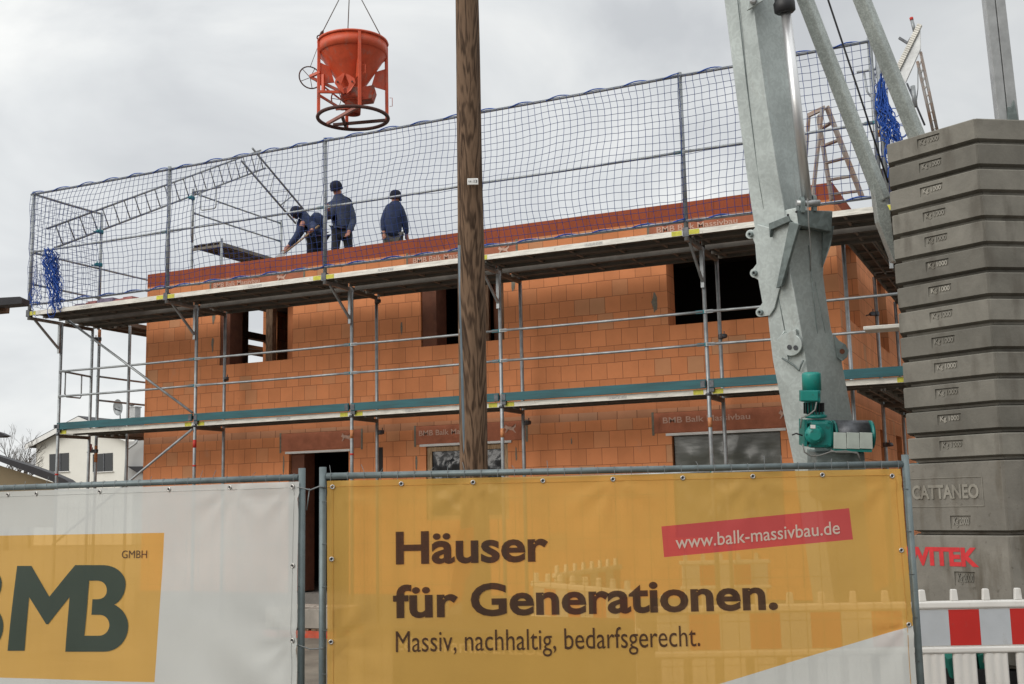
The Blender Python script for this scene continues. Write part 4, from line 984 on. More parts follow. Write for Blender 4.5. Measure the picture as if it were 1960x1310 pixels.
fp1 = fence_panel(PL, 3.487, 'mobile mesh fence panel behind the off white banner at the left')
fp2 = fence_panel(PR, 3.50, 'mobile mesh fence panel behind the yellow banner')
# twisted wire ties between the two panels
tw = MB()
for z in (1.93,):
    a, b = PL.at(3.487, z), PR.at(0, z); tw.path([a + V(-.03,-.03,0), a + V(0,-.03,.01), (a+b)/2 + V(0,-.02,-.01), b + V(0,-.03,.01), b + V(.03,-.01,0)], .005, 5)
tw.path([PL.at(3.487,1.93)+V(.07,-.02,0), PL.at(3.487,1.86)+V(.06,-.02,0), PL.at(3.487,1.80)+V(.05,-.02,0)], .004, 5)
tw.path([PL.at(3.487,1.0)+V(-.03,-.03,0), PL.at(3.487,1.0)+V(0,-.03,.01), PL.at(3.487,.985)+V(.08,-.02,0), PR.at(0,1.0)+V(.03,-.03,0)], .004, 5)
tag(tw.build('wire_tie', M['wire'], None, tuple(PL.at(3.5,1.9))), 'twisted wire ties binding the two neighbouring fence posts together', 'wire tie')

def inpoly(p, poly):
    c = False; n = len(poly)
    for i in range(n):
        a, b = poly[i], poly[(i+1) % n]
        if (a[1] > p[1]) != (b[1] > p[1]) and p[0] < (b[0]-a[0])*(p[1]-a[1])/(b[1]-a[1]) + a[0]: c = not c
    return c
class Banner:
    def __init__(s, pl, u0, u1, z0, z1, seed, eyes, off=.052):
        s.pl, s.u0, s.u1, s.z0, s.z1, s.seed, s.off, s.eyes = pl, u0, u1, z0, z1, seed, off, eyes
    def disp(s, u, z):
        d = noise.noise(V(u*.9, z*.8, s.seed))*.03 + noise.noise(V(u*2.6, z*2.2, s.seed+5))*.009
        if s.seed < 5: q = max(0, u-2.5)*max(0, 1.25-z); d += .05*q*math.sin((u + z*1.4)*9)*min(1, (3.46-u)*6)
        for ex, ez in s.eyes:     # creases running from the eyelets
            r_ = math.hypot(u-ex, z-ez)
            if r_ < .45:
                a = math.atan2(z-ez, u-ex); d += .012*math.sin(a*9 + ex*7)*(1-r_/.45)**1.5*min(1, r_/.06)
        dl = u - s.u0
        if s.seed > 5 and dl < .5: d += .006*math.sin(dl*34 + z*1.1)*(1-dl/.5)
        return max(d, -.024)
    def at(s, u, z, e=0.):
        d = s.pl.at(u, z) - C      # layout was measured on the fence plane: carry it to the cloth hanging just in front
        k = (s.pl.at(0, 0, s.off) - C).dot(s.pl.n) / d.dot(s.pl.n)
        return C + d*k + s.pl.n*(s.disp(u, z) + e)
    def px(s, px, py, e=.004): u, z = s.pl.px(px, py); return s.at(u, z, e)
    def sheet(s, zones, base, label, mats):
        """zones: list of (polygon in (u,z), material index)"""
        bm = bmesh.new(); nu, nz = 100, 52; g_ = [[bm.verts.new((s.u0+(s.u1-s.u0)*i/nu, s.z0+(s.z1-s.z0)*j/nz, 0)) for i in range(nu+1)] for j in range(nz+1)]
        for j in range(nz):
            for i in range(nu): bm.faces.new((g_[j][i], g_[j][i+1], g_[j+1][i+1], g_[j+1][i]))
        for poly, mi in zones:
            for i in range(len(poly)):
                a, b = V(*poly[i], 0), V(*poly[(i+1) % len(poly)], 0); d = b-a
                bmesh.ops.bisect_plane(bm, geom=bm.verts[:]+bm.edges[:]+bm.faces[:], plane_co=a, plane_no=V(-d.y, d.x, 0).normalized(), dist=1e-5)
        for f in bm.faces:
            c = f.calc_center_median(); f.smooth = True
            for poly, mi in zones:
                if inpoly((c.x, c.y), poly): f.material_index = mi
        o_ = Vector(base)
        for v in bm.verts: v.co = s.at(v.co.x, v.co.y) - o_
        me = bpy.data.meshes.new('banner'); bm.to_mesh(me); bm.free()
        for m in mats: me.materials.append(m)
        ob = bpy.data.objects.new('banner', me); COL.objects.link(ob); ob.location = o_
        tag(ob, label, 'banner', 'printed banners on the fence'); return ob
    def eyelets(s, ob, pts):
        for u, z in pts:
            c = s.at(u, z, .004); m = MB(); m.ring(c, s.pl.t, Zv, .011, .0042, 14, 6); e_ = m.build('eyelet', M['eyelet'], ob)
            MB().lathe(c - s.pl.n*.003, s.pl.n, [(0,.008),(.002,.008)], 10).build('eyelet_hole', M['black'], e_)
    def hems(s, ob, m):
        h = MB()
        for z, zz in ((s.z1-.035, s.z1-.0365),):
            h.path([s.at(s.u0 + (s.u1-s.u0)*i/60, z, .0012) for i in range(61)], .0016, 4)
        for u in (s.u0+.035, s.u1-.035): h.path([s.at(u, s.z0 + (s.z1-s.z0)*i/40, .0012) for i in range(41)], .0014, 4)
        h.build('hem', m, ob)

# yellow banner
ey = [(.06,1.935),(.47,1.945),(.90,1.945),(1.32,1.945),(1.74,1.945),(2.16,1.945),(2.58,1.945),(3.0,1.945),(3.42,1.93)]
ez = [(.055,1.51),(.05,1.03),(.05,.55),(3.44,1.49),(3.45,1.06),(3.45,.6)]
by = Banner(PR, .028, 3.475, .18, 1.972, 9, ey[::2] + ez[1::3])
wedge = [(-.2,.0),(2.317,.742),(3.6,1.087),(3.6,0)]
redq = [(2.028,1.479),(3.161,1.559),(3.151,1.744),(2.02,1.66)]
oy = by.sheet([(wedge, 1), (redq, 2)], PR.at(0,.18), 'yellow banner reading Häuser für Generationen with a tilted red web address strip', [M['ban_y'], M['ban_w'], M['ban_r']])
by.eyelets(oy, ey + ez); by.hems(oy, M['ban_y'])
def btext(bn, parent, s, u0, u1, z0, z1, m, bold=0., slope=0., e=.004, name='lettering'):
    t = MB(); put_text(t, s, lambda x, y: bn.at(x, y + slope*(x-u0), e), u0, u1, z0, z1, bold, cut=.25); return t.build(name, m, parent)
btext(by, oy, 'Häuser', .434, 1.342, 1.467, 1.662, M['ban_d'], .028)
btext(by, oy, 'für', .415, .80, 1.155, 1.352, M['ban_d'], .028)
btext(by, oy, 'Generationen.', .875, 2.691, 1.158, 1.352, M['ban_d'], .028)
btext(by, oy, 'Massiv, nachhaltig, bedarfsgerecht.', .43, 2.22, .922, 1.083, M['ban_d'], .0)
btext(by, oy, 'www.balk-massivbau.de', 2.10, 3.085, 1.525, 1.603, M['ban_l'], .006, slope=.069)
# off white banner
ew = [(.10,1.95),(.52,1.95),(.98,1.952),(1.27,1.952),(1.85,1.952),(2.45,1.952),(2.94,1.952),(3.41,1.945)]
ezw = [(3.42,1.47),(3.425,1.03),(3.42,.6)]
bw = Banner(PL, .05, 3.452, .18, 1.975, 2, ew[-2:] + ezw[1:2])
sq = [(-.1,.69),(2.372,.742),(2.414,1.676),(-.1,1.665)]
ow = bw.sheet([(sq, 1)], PL.at(0,.18), 'off white banner with a yellow square and large dark BMB letters', [M['ban_w'], M['ban_y']])
bw.eyelets(ow, ew + ezw); bw.hems(ow, M['ban_w'])
btext(bw, ow, 'GMBH', 2.066, 2.275, 1.515, 1.565, M['ban_d'], .0)
def curve_fill(loops):
    cu = bpy.data.curves.new('c', 'CURVE'); cu.dimensions = '2D'; cu.fill_mode = 'BOTH'
    for lp in loops:
        sp_ = cu.splines.new('POLY'); sp_.points.add(len(lp)-1); sp_.use_cyclic_u = True
        for p, q in zip(sp_.points, lp): p.co = (q[0], -q[1], 0, 1)
    ob = bpy.data.objects.new('c', cu); COL.objects.link(ob); dg = bpy.context.evaluated_depsgraph_get(); dg.update()
    me = bpy.data.meshes.new_from_object(ob.evaluated_get(dg)); vs = [v.co.copy() for v in me.vertices]; fs = [tuple(p.vertices) for p in me.polygons]
    bpy.data.objects.remove(ob); bpy.data.meshes.remove(me); bpy.data.curves.remove(cu); return vs, fs
def bez(p0, p1, p2, p3, n=10): return [tuple((1-t)**3*a + 3*(1-t)**2*t*b + 3*(1-t)*t*t*c + t**3*d for a, b, c, d in zip(p0, p1, p2, p3)) for t in [i/n for i in range(1, n+1)]]
def b_right():   # right hand bowls of the B, clockwise from top
    return [(610,557)] + bez((610,557),(700,560),(742,620),(742,668)) + bez((742,668),(742,720),(715,770),(675,788)) + bez((675,788),(725,810),(760,860),(760,915)) + bez((760,915),(760,1000),(700,1063),(620,1063))
b_in = [(525,648),(570,648)] + bez((570,648),(610,648),(630,675),(630,703)) + bez((630,703),(630,735),(610,757),(570,757)) + [(545,757),(540,848),(590,848)] + bez((590,848),(625,850),(647,880),(647,910)) + bez((647,910),(645,945),(620,970),(585,970)) + [(503,970)]
mb_out = [(97,562),(182,562),(293,742),(443,557)] + b_right() + [(395,1063),(413,745),(290,903),(278,903),(175,745),(153,1058),(55,1058)]
lg = MB()
for loops, dx in (([mb_out, b_in], 0), ([[(445,557)] + b_right() + [(395,1063)], b_in], -732)):
    vs, fs = curve_fill(loops); vs, fs = gridcut(vs, fs, 22)
    lg.add([bw.px((v.x+dx)/3.0625, 900 + (-v.y)/3.0625, .004) for v in vs], fs)
lg.build('lettering', M['ban_g'], ow)
# cord and orange cloth tied behind the yellow banner
cc = MB(); pts = [(-.0,0),(.10,.02),(.09,-.22),(.05,-.30),(.02,-.42),(-.06,-.46),(-.04,-.30),(-.02,-.18)]
o_ = PR.at(.80, 1.66, -.05); cc.prism([o_ + PR.t*a + Zv*b for a, b in pts], -PR.n*.03)
tag(cc.build('safety_vest', mat('orange safety cloth', (.75,.16,.02), .7), None, tuple(o_), bevel=.01), 'orange safety cloth hanging behind the yellow banner', 'cloth')

# ------------------------------------------------------------------ pallet, dark pack and bits behind the fence
pl_ = thing('pallet', 'reddish pallet carrying pale stone blocks, seen between the fence posts', 'pallet', tuple(atz(600,1215,.0).xy) + (0,))
pc = pl_.location.copy(); pc = Vector((pc.x, pc.y, 0))
for j, y in enumerate((-.35, 0, .35)):
    m = MB(); m.box(tuple(pc + V(-.6, y-.05, 0)), tuple(pc + V(.6, y+.05, .10))); m.build('bearer', M['orange_dk'], pl_)
for j in range(6): 
    m = MB(); m.box(tuple(pc + V(-.6+j*.21, -.4, .102)), tuple(pc + V(-.44+j*.21, .4, .125))); m.build('slat', M['timber_dk'], pl_)
for j, (x, y) in enumerate(((-.58,-.38),(.02,-.38),(-.58,.02),(.02,.02))):
    m = MB(); m.box(tuple(pc + V(x, y, .13)), tuple(pc + V(x+.56, y+.36, .40)))
    tag(m.build('stone_block', concrete_mat('pale stone block', (.42,.38,.33)), None, tuple(pc + V(x, y, .13)), bevel=.01), ['front left','front right','rear left','rear right'][j] + ' pale stone block stacked on the reddish pallet', 'stone block', 'stone blocks on the pallet')
gx = atz(560, 1290, .2)
pk = thing('block_pack', 'dark foil wrapped pack of clay blocks with white lettering behind the yellow banner', 'block pack', (12.05, -7.9, 0))
m = MB(); m.box((11.8, -8.2, .1), (13.2, -7.3, 1.02)); m.build('foil_wrap', mat('dark brown foil', (.035,.03,.028), .4, bump=.5, bscale=6), pk, bevel=.02)
m = MB(); m.box((11.8, -8.2, 0), (13.2, -7.3, .1)); m.build('pallet', M['timber_dk'], pk)
t = MB(); put_text(t, 'Edelkeramik ERLUS', flat(-8.206), 11.84, 12.92, .87, .96, .015); t.build('lettering', M['white'], pk)

# ------------------------------------------------------------------ counterweights of the crane
dB, dL = 9.7, 10.37
Bc = atd(1865, 225, dB); Lc = atd(1697, 275, dL); zt = (Bc.z + Lc.z)/2; zb = atd(1925, 882, dB).z
b2, l2 = V(Bc.x, Bc.y, 0), V(Lc.x, Lc.y, 0); U = (b2-l2).normalized(); LW = (b2-l2).length; NL = V(U.y, -U.x, 0)
if NL.dot(C-l2) < 0: NL = -NL
W_ = (RH + FH*.16).normalized(); NB = V(W_.y, -W_.x, 0)
RDL = V(l2.x-C.x, l2.y-C.y, 0).normalized()
foot = [l2, b2 - U*.012, b2 - NL*.014, b2 + W_*.012, b2 + W_*1.9, b2 + W_*2.25 + FH*.8, b2 + W_*1.9 + FH*1.7, l2 + RDL*1.3 + W_*.8, l2 + RDL*.45 + W_*.03]
cenf = sum(foot, V(0,0,0)) / len(foot)
def inset(p, a): return p + (cenf - p).normalized()*a
TB = (zt-zb)/13
def block(h, name, label, group, z, rec, m, ch=.03, text=None, u0=.36, u1=.62, lowtext=None):
    root = thing(name, label, 'counterweight', (l2.x, l2.y, z), group)
    mb = MB(); k = len(foot)
    def lv(zz, a): return [inset(p, a) + V(0,0,z+zz) for p in foot]
    rings = [lv(.004, .07), lv(ch*.75, .062), lv(ch*1.35, 0.), lv(h-.012, 0.), lv(h-.002, .012)]
    vs = [v for r_ in rings for v in r_]; mb.v = vs; 
    for i in range(4):
        for j in range(k):
            if i == 2 and j == 0: continue
            mb.f.append((i*k+j, i*k+(j+1)%k, (i+1)*k+(j+1)%k, (i+1)*k+j))
    mb.f.append(tuple(reversed(range(k)))); mb.f.append(tuple(4*k+j for j in range(k)))
    # left face with a recessed name plate
    z0_, z1_ = ch*1.35, h-.012
    P = lambda u, zz, d=0: l2 + U*(u*(LW-.012)) + V(0,0,z+zz) - NL*d
    r0, r1 = rec; us = [0, u0, u1, 1]; zs = [z0_, r0, r1, z1_]
    for i in range(3):
        for j in range(3):
            if i == 1 and j == 1: continue
            o = len(mb.v); mb.v += [P(us[i],zs[j]), P(us[i+1],zs[j]), P(us[i+1],zs[j+1]), P(us[i],zs[j+1])]; mb.f.append((o,o+1,o+2,o+3))
    dd_ = .016; o = len(mb.v)
    mb.v += [P(u0,r0), P(u1,r0), P(u1,r1), P(u0,r1), P(u0,r0,dd_*.3), P(u1,r0,dd_*.3), P(u1,r1,dd_), P(u0,r1,dd_)]
    mb.f += [(o+4,o+5,o+6,o+7),(o,o+1,o+5,o+4),(o+1,o+2,o+6,o+5),(o+2,o+3,o+7,o+6),(o+3,o,o+4,o+7)]
    mb.sm = [False]*len(mb.f)
    bo = mb.build('block', m, root)
    if text:
        t = MB(); put_text(t, text, lambda u, zz: P(u, zz, .004), u0+.03, u1-.02, r0+.015, r1-.014, .03)
        to = t.build('lettering', M['emboss'], bo); sm_ = to.modifiers.new('thick', 'SOLIDIFY'); sm_.thickness = .007; sm_.offset = 0
    return root, P, bo
ordn = ['topmost', 'second', 'third', 'fourth', 'fifth', 'sixth', 'seventh', 'eighth', 'ninth', 'tenth', 'eleventh', 'twelfth', 'thirteenth']
proto = None
for i in range(13):
    z = zt - (i+1)*TB
    if proto is None: proto, Pp, _ = block(TB-.004, 'counterweight_block', '', 'stacked crane counterweight slabs', z, (TB*.42, TB*.80), M['concrete'], text='Kg 1000'); r_ = proto
    else: r_ = copy_tree(proto)
    r_.location = (l2.x + .004*math.sin(i*2.3), l2.y + .004*math.cos(i*1.7), z)
    if i < 4:
        o_b = [c for c in r_.children][0]; o_b.material_slots[0].link = 'OBJECT'; o_b.material_slots[0].material = M['concrete_wet']
    r_.rotation_euler = (0, 0, R(.35)*math.sin(i*5.1))
    r_['label'] = 'topmost grey slab marked Kg 1000 on the counterweight stack' if i == 0 else ('lowest slab marked Kg 1000, resting on the tall cast lettering block' if i == 12 else f'{ordn[i]} Kg 1000 concrete slab counted from the top of the counterweight stack')
zc1 = atd(1900, 1022, dB).z; H1 = zb - zc1
r1_, P1_, b1_ = block(H1-.004, 'counterweight_block', 'tall stained counterweight block with cast CATTANEO lettering below the slabs', 'tall lower counterweight blocks', zc1, (.05, .16), M['concrete_low'], text='Kg 2000', u0=.42, u1=.64)
M['emboss_low'] = concrete_mat('cast lettering on damp concrete', (.255,.24,.205), (.12,.1,.08))
t = MB(); put_text(t, 'CATTANEO', lambda u, zz: l2 + U*(u*LW) + V(0,0,zc1+zz) + NL*.004, .02, .74, .30, .42, .03); to = t.build('lettering', M['emboss_low'], b1_); sm_ = to.modifiers.new('thick', 'SOLIDIFY'); sm_.thickness = .012; sm_.offset = 0
fr = MB()
for a, b, c, d in ((0,.78,.475,.482),(0,.78,.235,.242),(.775,.782,.242,.475)):
    fr.prism([l2 + U*(a*LW) + V(0,0,zc1+c), l2 + U*(b*LW) + V(0,0,zc1+c), l2 + U*(b*LW) + V(0,0,zc1+d), l2 + U*(a*LW) + V(0,0,zc1+d)], NL*.006)
fr.build('cast_frame', M['emboss_low'], b1_)
r2_, P2_, b2_ = block(zc1-.42, 'counterweight_block', 'lowest counterweight block with red stencilled WITEK lettering', 'tall lower counterweight blocks', .42, (zc1-.42-.42, zc1-.42-.30), M['concrete_low'], text='Kg 2000', u0=.42, u1=.64)
def pxl(px, py, e=.006): return onpl(px, py, l2, NL) + NL*e
t = MB(); 
a = onpl(1742, 1046, l2, NL); b = onpl(1872, 1050, l2, NL); c_ = onpl(1872, 1086, l2, NL)
la_, lb_ = (a-l2).dot(U), (b-l2).dot(U)
put_text(t, 'WITEK', lambda u, zz: l2 + U*u + V(0,0,zz) + NL*.004, la_-.06, lb_, c_.z, b.z+.005, .045); t.build('lettering', M['redp'], b2_)

# ------------------------------------------------------------------ the crane
cr_ = thing('tower_crane', 'galvanised self erecting crane with leaning box mast, hydraulic cylinder and turquoise winch motor', 'crane', tuple(atd(1590, 1250, 10.9).xy) + (0,), None)
def sect(mb, rows, d0, dside, m=None):
    """closed four sided column from pixel rows (y, left, ridge, right) at depth d0"""
    rings = []
    for (yL, xl, xm, xr, dd) in rows:
        L_ = atd(xl, yL, d0+dd+dside); Mm = atd(xm, yL, d0+dd); R_ = atd(xr, yL, d0+dd+dside); rings.append([L_, Mm, R_, L_+R_-Mm])
    vs = [v for r_ in rings for v in r_]; n = len(rings)
    fs = [(i*4+k, i*4+(k+1)%4, (i+1)*4+(k+1)%4, (i+1)*4+k) for i in range(n-1) for k in range(4)] + [(3,2,1,0), ((n-1)*4, (n-1)*4+1, (n-1)*4+2, (n-1)*4+3)]
    mb.add(vs, fs); return mb
d0 = 10.8
up_rows = [(-120,1368,1420,1476,0),(0,1386,1440,1494,0),(200,1411,1468,1519,0),(334,1429,1489,1530,0),(397,1438,1501,1545,0),(470,1450,1508,1560,0)]
lo_rows = [(440,1449,1506,1578,-.03),(529,1461,1513,1576,-.03),(560,1465,1520,1580,-.03),(631,1472,1533,1591,-.03),(690,1479,1542,1611,-.03),(706,1482,1544,1614,-.03),(806,1502,1555,1633,-.03),(893,1520,1562,1645,-.03),(1180,1560,1600,1680,-.03)]
sect(MB(), up_rows, d0, .22).build('mast_section', M['mast'], cr_, bevel=.006)
sect(MB(), lo_rows, d0, .22).build('mast_section', M['mast'], cr_, bevel=.006)
def facept(px, py, which, e=0.):
    if which in 'lr':      # upper mast section
        A_ = atd(1411,200,d0+.22); Bm = atd(1468,200,d0); Dn = atd(1489,334,d0); Rr = atd(1519,200,d0+.22)
        n = ((Bm-A_).cross(Dn-Bm) if which == 'l' else (Rr-Bm).cross(Dn-Bm)).normalized()
        if n.dot(C-Bm) < 0: n = -n
        return onpl(px, py, Bm + n*e, n), n
    """point on the light (L) or shaded (R) face of the mast, pushed out by e"""
    yl = 620
    A_ = atd(1472, 631, d0+.19); Bm = atd(1533, 631, d0-.03); Dn = atd(1562, 893, d0-.03); Rr = atd(1591, 631, d0+.19)
    n = (Bm-A_).cross(Dn-Bm) if which == 'L' else (Rr-Bm).cross(Dn-Bm)
    n.normalize()
    if n.dot(C-Bm) < 0: n = -n
    return onpl(px, py, Bm + n*e, n), n
def plate(pts, which, e, th, name, m, bev=.004):
    P_ = [facept(x, y, which, e)[0] for x, y in pts]; n = facept(0, 0, which)[1]
    mb = MB(); mb.prism(P_, n*th); return mb.build(name, M[m], cr_, bevel=bev)
def bead(pts, which, r_, name='weld_seam', m='bracket', e=.002):
    MB().path([facept(x, y, which, e)[0] for x, y in pts], r_, 5).build(name, M[m], cr_)
bead([(1404,-60),(1412,0),(1428,150),(1452,340),(1462,400)], 'l', .005); bead([(1488,560),(1502,632)], 'L', .004)
bead([(1548,470),(1562,620),(1580,740),(1592,800)], 'R', .004); bead([(1560,540),(1580,640),(1598,740),(1617,806)], 'R', .003)
def arc(cx, cy, r_, a0, a1, n=8): return [(cx + r_*math.cos(R(a0+(a1-a0)*i/n)), cy + r_*math.sin(R(a0+(a1-a0)*i/n))) for i in range(n+1)]
plate([(1452,430)] + arc(1438,449,9,-60,-200,7)[0:] + arc(1438,449,9,-200,-300,4) + [(1447,468),(1450,505)] + arc(1446,523,9,-110,-270,8) + [(1453,536),(1461,580)] + arc(1457,598,9,-110,-290,9) + [(1475,604),(1484,590),(1494,552),(1497,500),(1490,440)], 'L', .012, .02, 'lug_plate', 'mast')
for x, y in ((1438,449),(1446,523),(1457,598)):
    p, n = facept(x, y, 'L', .03); MB().lathe(p, n, [(0,.026),(.035,.024),(.035,.014),(.01,.014)], 16, caps=False).build('pin_boss', M['bracket'], cr_)
    MB().lathe(p, n, [(0,.0142),(.022,.0142)], 12).build('pin_hole', M['black'], cr_)
# gusset bracket and dark yoke box
plate([(1478,432),(1514,416),(1530,424),(1518,470),(1494,548),(1489,550),(1484,500),(1480,455)], 'L', .02, .03, 'gusset', 'mast')
plate([(1477,428),(1514,413),(1518,424),(1481,440),(1479,455)], 'L', .05, .06, 'gusset_flange', 'bracket')
plate([(1516,424),(1534,430),(1500,548),(1490,552)], 'L', .05, .05, 'gusset_flange', 'bracket')
yk = MB(); a, b, c, d = atd(1524,402,d0-.16), atd(1594,404,d0+.02), atd(1592,444,d0+.02), atd(1529,432,d0-.16); yk.prism([a, b, c, d], FW*.34); yk.build('yoke_box', M['bracket'], cr_, bevel=.008)
yk = MB(); yk.prism([atd(1505,402,d0-.12), atd(1524,398,d0-.17), atd(1529,434,d0-.17), atd(1506,415,d0-.12)], FW*.06); yk.build('yoke_plate', M['mast'], cr_, bevel=.004)
yk = MB(); yk.prism([atd(1575,440,d0+.06), atd(1597,432,d0+.1), atd(1590,470,d0+.1), atd(1575,512,d0+.12)], FW*.04); yk.build('gusset', M['bracket'], cr_)
for s_ in (0, 1):
    e_ = MB(); cc_ = atd(1531+s_*23, 388-s_*3, d0-.1+s_*.06); e_.lathe(cc_, RT, [(0,.055),(.035,.055)], 20); e_.obox(cc_ + RT*.018 - Zv*.05, RT, FW, UP, .017, .05, .05); e_.build('clevis', M['bracket'], cr_, bevel=.003)
MB().lathe(atd(1524,389,d0-.1), RT, [(0,.03),(.22,.03)], 16).build('clevis_pin', M['alu2'], cr_)
for x, y in ((1508,412),(1524,406)): MB().lathe(atd(x,y,d0-.185), -FW, [(0,.011),(.01,.011)], 8).build('bolt', M['black'], cr_)
# hydraulic cylinder
MB().tube(atd(1545,384,d0-.08), atd(1503,14,d0-.08), .0475, 20).build('piston_rod', M['chrome'], cr_)
cy = MB(); ctop = atd(1501,-6,d0-.08); cdir = (atd(1480,-190,d0-.08)-ctop).normalized(); cy.lathe(atd(1503,26,d0-.08), cdir, [(0,.075),(.02,.098),(.10,.100),(.12,.085),(.9,.085)], 24); cy.build('cylinder_barrel', M['black'], cr_)
hp = MB(); hp.prism([atd(1430,20,d0-.03), atd(1440,-30,d0-.03), atd(1470,-30,d0-.06), atd(1462,0,d0-.06), atd(1440,16,d0-.03)], FW*.03); hp.build('hinge_plate', M['mast'], cr_, bevel=.003)
MB().lathe(atd(1441,2,d0-.05), -FW, [(0,.034),(.02,.034),(.03,.018)], 16).build('hinge_pin', M['alu2'], cr_)
# cables
MB().path([atd(1546,380,d0-.2), atd(1548,430,d0-.2), atd(1552,470,d0-.15), atd(1551,520,d0-.1)], .005, 5).build('cable', M['cable'], cr_)
MB().path([atd(1560,-80,d0+.1), atd(1585,0,d0+.1), atd(1640,165,d0+.1), atd(1700,350,d0+.1)], .010, 6).build('pendant_rope', M['black'], cr_)
# mid lugs
plate(arc(1517,660,21,-60,110,10) + [(1512,690),(1498,668),(1490,650),(1502,640),(1515,634),(1526,630)], 'L', .01, .035, 'lifting_lug', 'mast')
for x, y in ((1511,665),(1523,666)):
    p, n = facept(x, y, 'L', .048); MB().lathe(p, n, [(0,.024),(.003,.024)], 16).build('lug_hole', M['steel_dk'], cr_)
bead([(1502,634),(1494,645),(1497,655),(1506,660)], 'L', .009, 'lug_flange', 'mast', .03); bead([(1497,686),(1508,692),(1520,700),(1530,710),(1533,700),(1538,690)], 'L', .010, 'lug_flange', 'bracket', .03)
lg2 = MB()
pp = [atd(1597,640,d0+.12), atd(1606,652,d0+.12), atd(1619,660,d0+.12), atd(1624,672,d0+.12), atd(1622,684,d0+.12), atd(1612,692,d0+.12), atd(1603,685,d0+.12)]
lg2.prism(pp, FW*.04); lg2.build('lifting_lug', M['bracket'], cr_, bevel=.003)
MB().lathe(atd(1612,673,d0+.118), -FW, [(0,.025),(.002,.025)], 16).build('lug_hole', M['reveal'], cr_)
# turquoise gear motor
gd = 10.5
def gl(px, py, h, prof, m, name, n=24, parent=cr_):
    a = Zv - FW*.0; o = atd(px, py, gd); return MB().lathe(o, (UP*.995 + RT*-.03), prof, n).build(name, M[m], parent)
k_ = gd/2191.
gm = gl(1554, 748, 0, [(0,.086),(.145,.086),(.16,.081),(.17,.06)], 'gearlt', 'fan_cover')
gl(1555, 790, 0, [(0,.072),(.21,.076)], 'gear', 'motor_body')
fin = MB()
for i in range(9):
    zc = 772 + i*0; a = R(-80 + i*20); dv = (-FW*math.cos(a) + RT*math.sin(a)); c0 = atd(1557, 792, gd); fin.obox(c0 + dv*.085 + UP*.05, dv, dv.cross(UP), UP, .012, .003, .05)
fin.build('cooling_fins', M['black'], cr_)
tb_ = MB(); tb_.obox(atd(1550, 758, gd-.1), RT, FW, UP, .088, .04, .052); tbo = tb_.build('terminal_box', M['gear'], cr_, bevel=.006)
tl_ = MB(); tl_.obox(atd(1549, 758, gd-.145), RT, FW, UP, .078, .006, .044); tl_.build('box_lid', M['gearlt'], tbo, bevel=.004)
gl(1562, 801, 0, [(0,.07),(.008,.10),(.03,.10),(.035,.08),(.06,.08)], 'gear', 'flange')
gb = MB(); gb.obox(atd(1566, 830, gd), RT, FW, UP, .115, .11, .125); gbo = gb.build('gearbox', M['gear'], cr_, bevel=.03)
gf = MB(); gf.lathe(atd(1558, 832, gd-.11), -FW, [(0,.088),(.03,.085),(.04,.055),(.05,.05)], 24); gf.build('bearing_cap', M['gearlt'], gbo)
for i in range(6):
    a = R(60*i); MB().lathe(atd(1558,832,gd-.135) + RT*math.cos(a)*.07 + UP*math.sin(a)*.07, -FW, [(0,.009),(.012,.009)], 6).build('bolt', M['gear'], gbo)
for dx, dz in ((-.095,.105),(.10,.105),(.10,-.1),(-.08,-.11)): MB().lathe(atd(1566,830,gd-.1) + RT*dx + UP*dz, -FW, [(0,.014),(.025,.014)], 6).build('bolt', M['gear'], gbo)
MB().obox(atd(1556,817,gd-.155), RT, FW, UP, .022, .003, .016).build('name_plate', M['white'], gbo)
sg = MB(); sg.obox(atd(1537, 828, gd-.02), RT, FW, UP, .012, .1, .12); sg.build('side_guard', M['gear'], cr_)
dr = MB(); dr.lathe(atd(1592, 833, gd+.05), RT, [(0,.135),(.02,.138),(.025,.11),(.34,.11),(.345,.135),(.365,.135)], 32); dr.build('rope_drum', M['gear'], cr_)
cv = MB(); cv.lathe(atd(1597, 830, gd+.05), RT, [(0,.122),(.30,.122)], 32); cv.build('rope_winding', M['steel_dk'], cr_)
for i in range(3):
    x = 1608 + i*25; w_ = 11.8; q = MB(); q.prism([atd(x-w_, 828, gd-.12), atd(x+w_, 829, gd-.12), atd(x+w_+1, 860, gd-.15), atd(x-w_, 859, gd-.15)], FW*.02); q.build('cover_plate', M['cover'], cr_, bevel=.003)
q = MB(); q.prism([atd(1597, 859, gd-.14), atd(1669, 861, gd-.14), atd(1669, 866, gd-.14), atd(1597, 864, gd-.14)], FW*.3); q.build('cover_rim', M['gear'], cr_)
bs = MB(); bs.prism([atd(1562,866,gd+.0), atd(1655,866,gd+.0), atd(1660,960,gd), atd(1570,960,gd)], FW*.4); bs.build('base_box', M['bracket'], cr_, bevel=.008)
for pts in ([(1563,770),(1560,785),(1548,795),(1534,800),(1532,820)], [(1536,850),(1540,866),(1552,873),(1570,872),(1590,865),(1620,864),(1642,868),(1648,885)], [(1590,862),(1600,866),(1640,866),(1646,880)], [(1516,833),(1524,830),(1536,834)]):
    MB().path([atd(x, y, gd-.15) for x, y in pts], .0075, 6).build('cable', M['cable' if pts[0][0] != 1516 else 'black'], cr_)
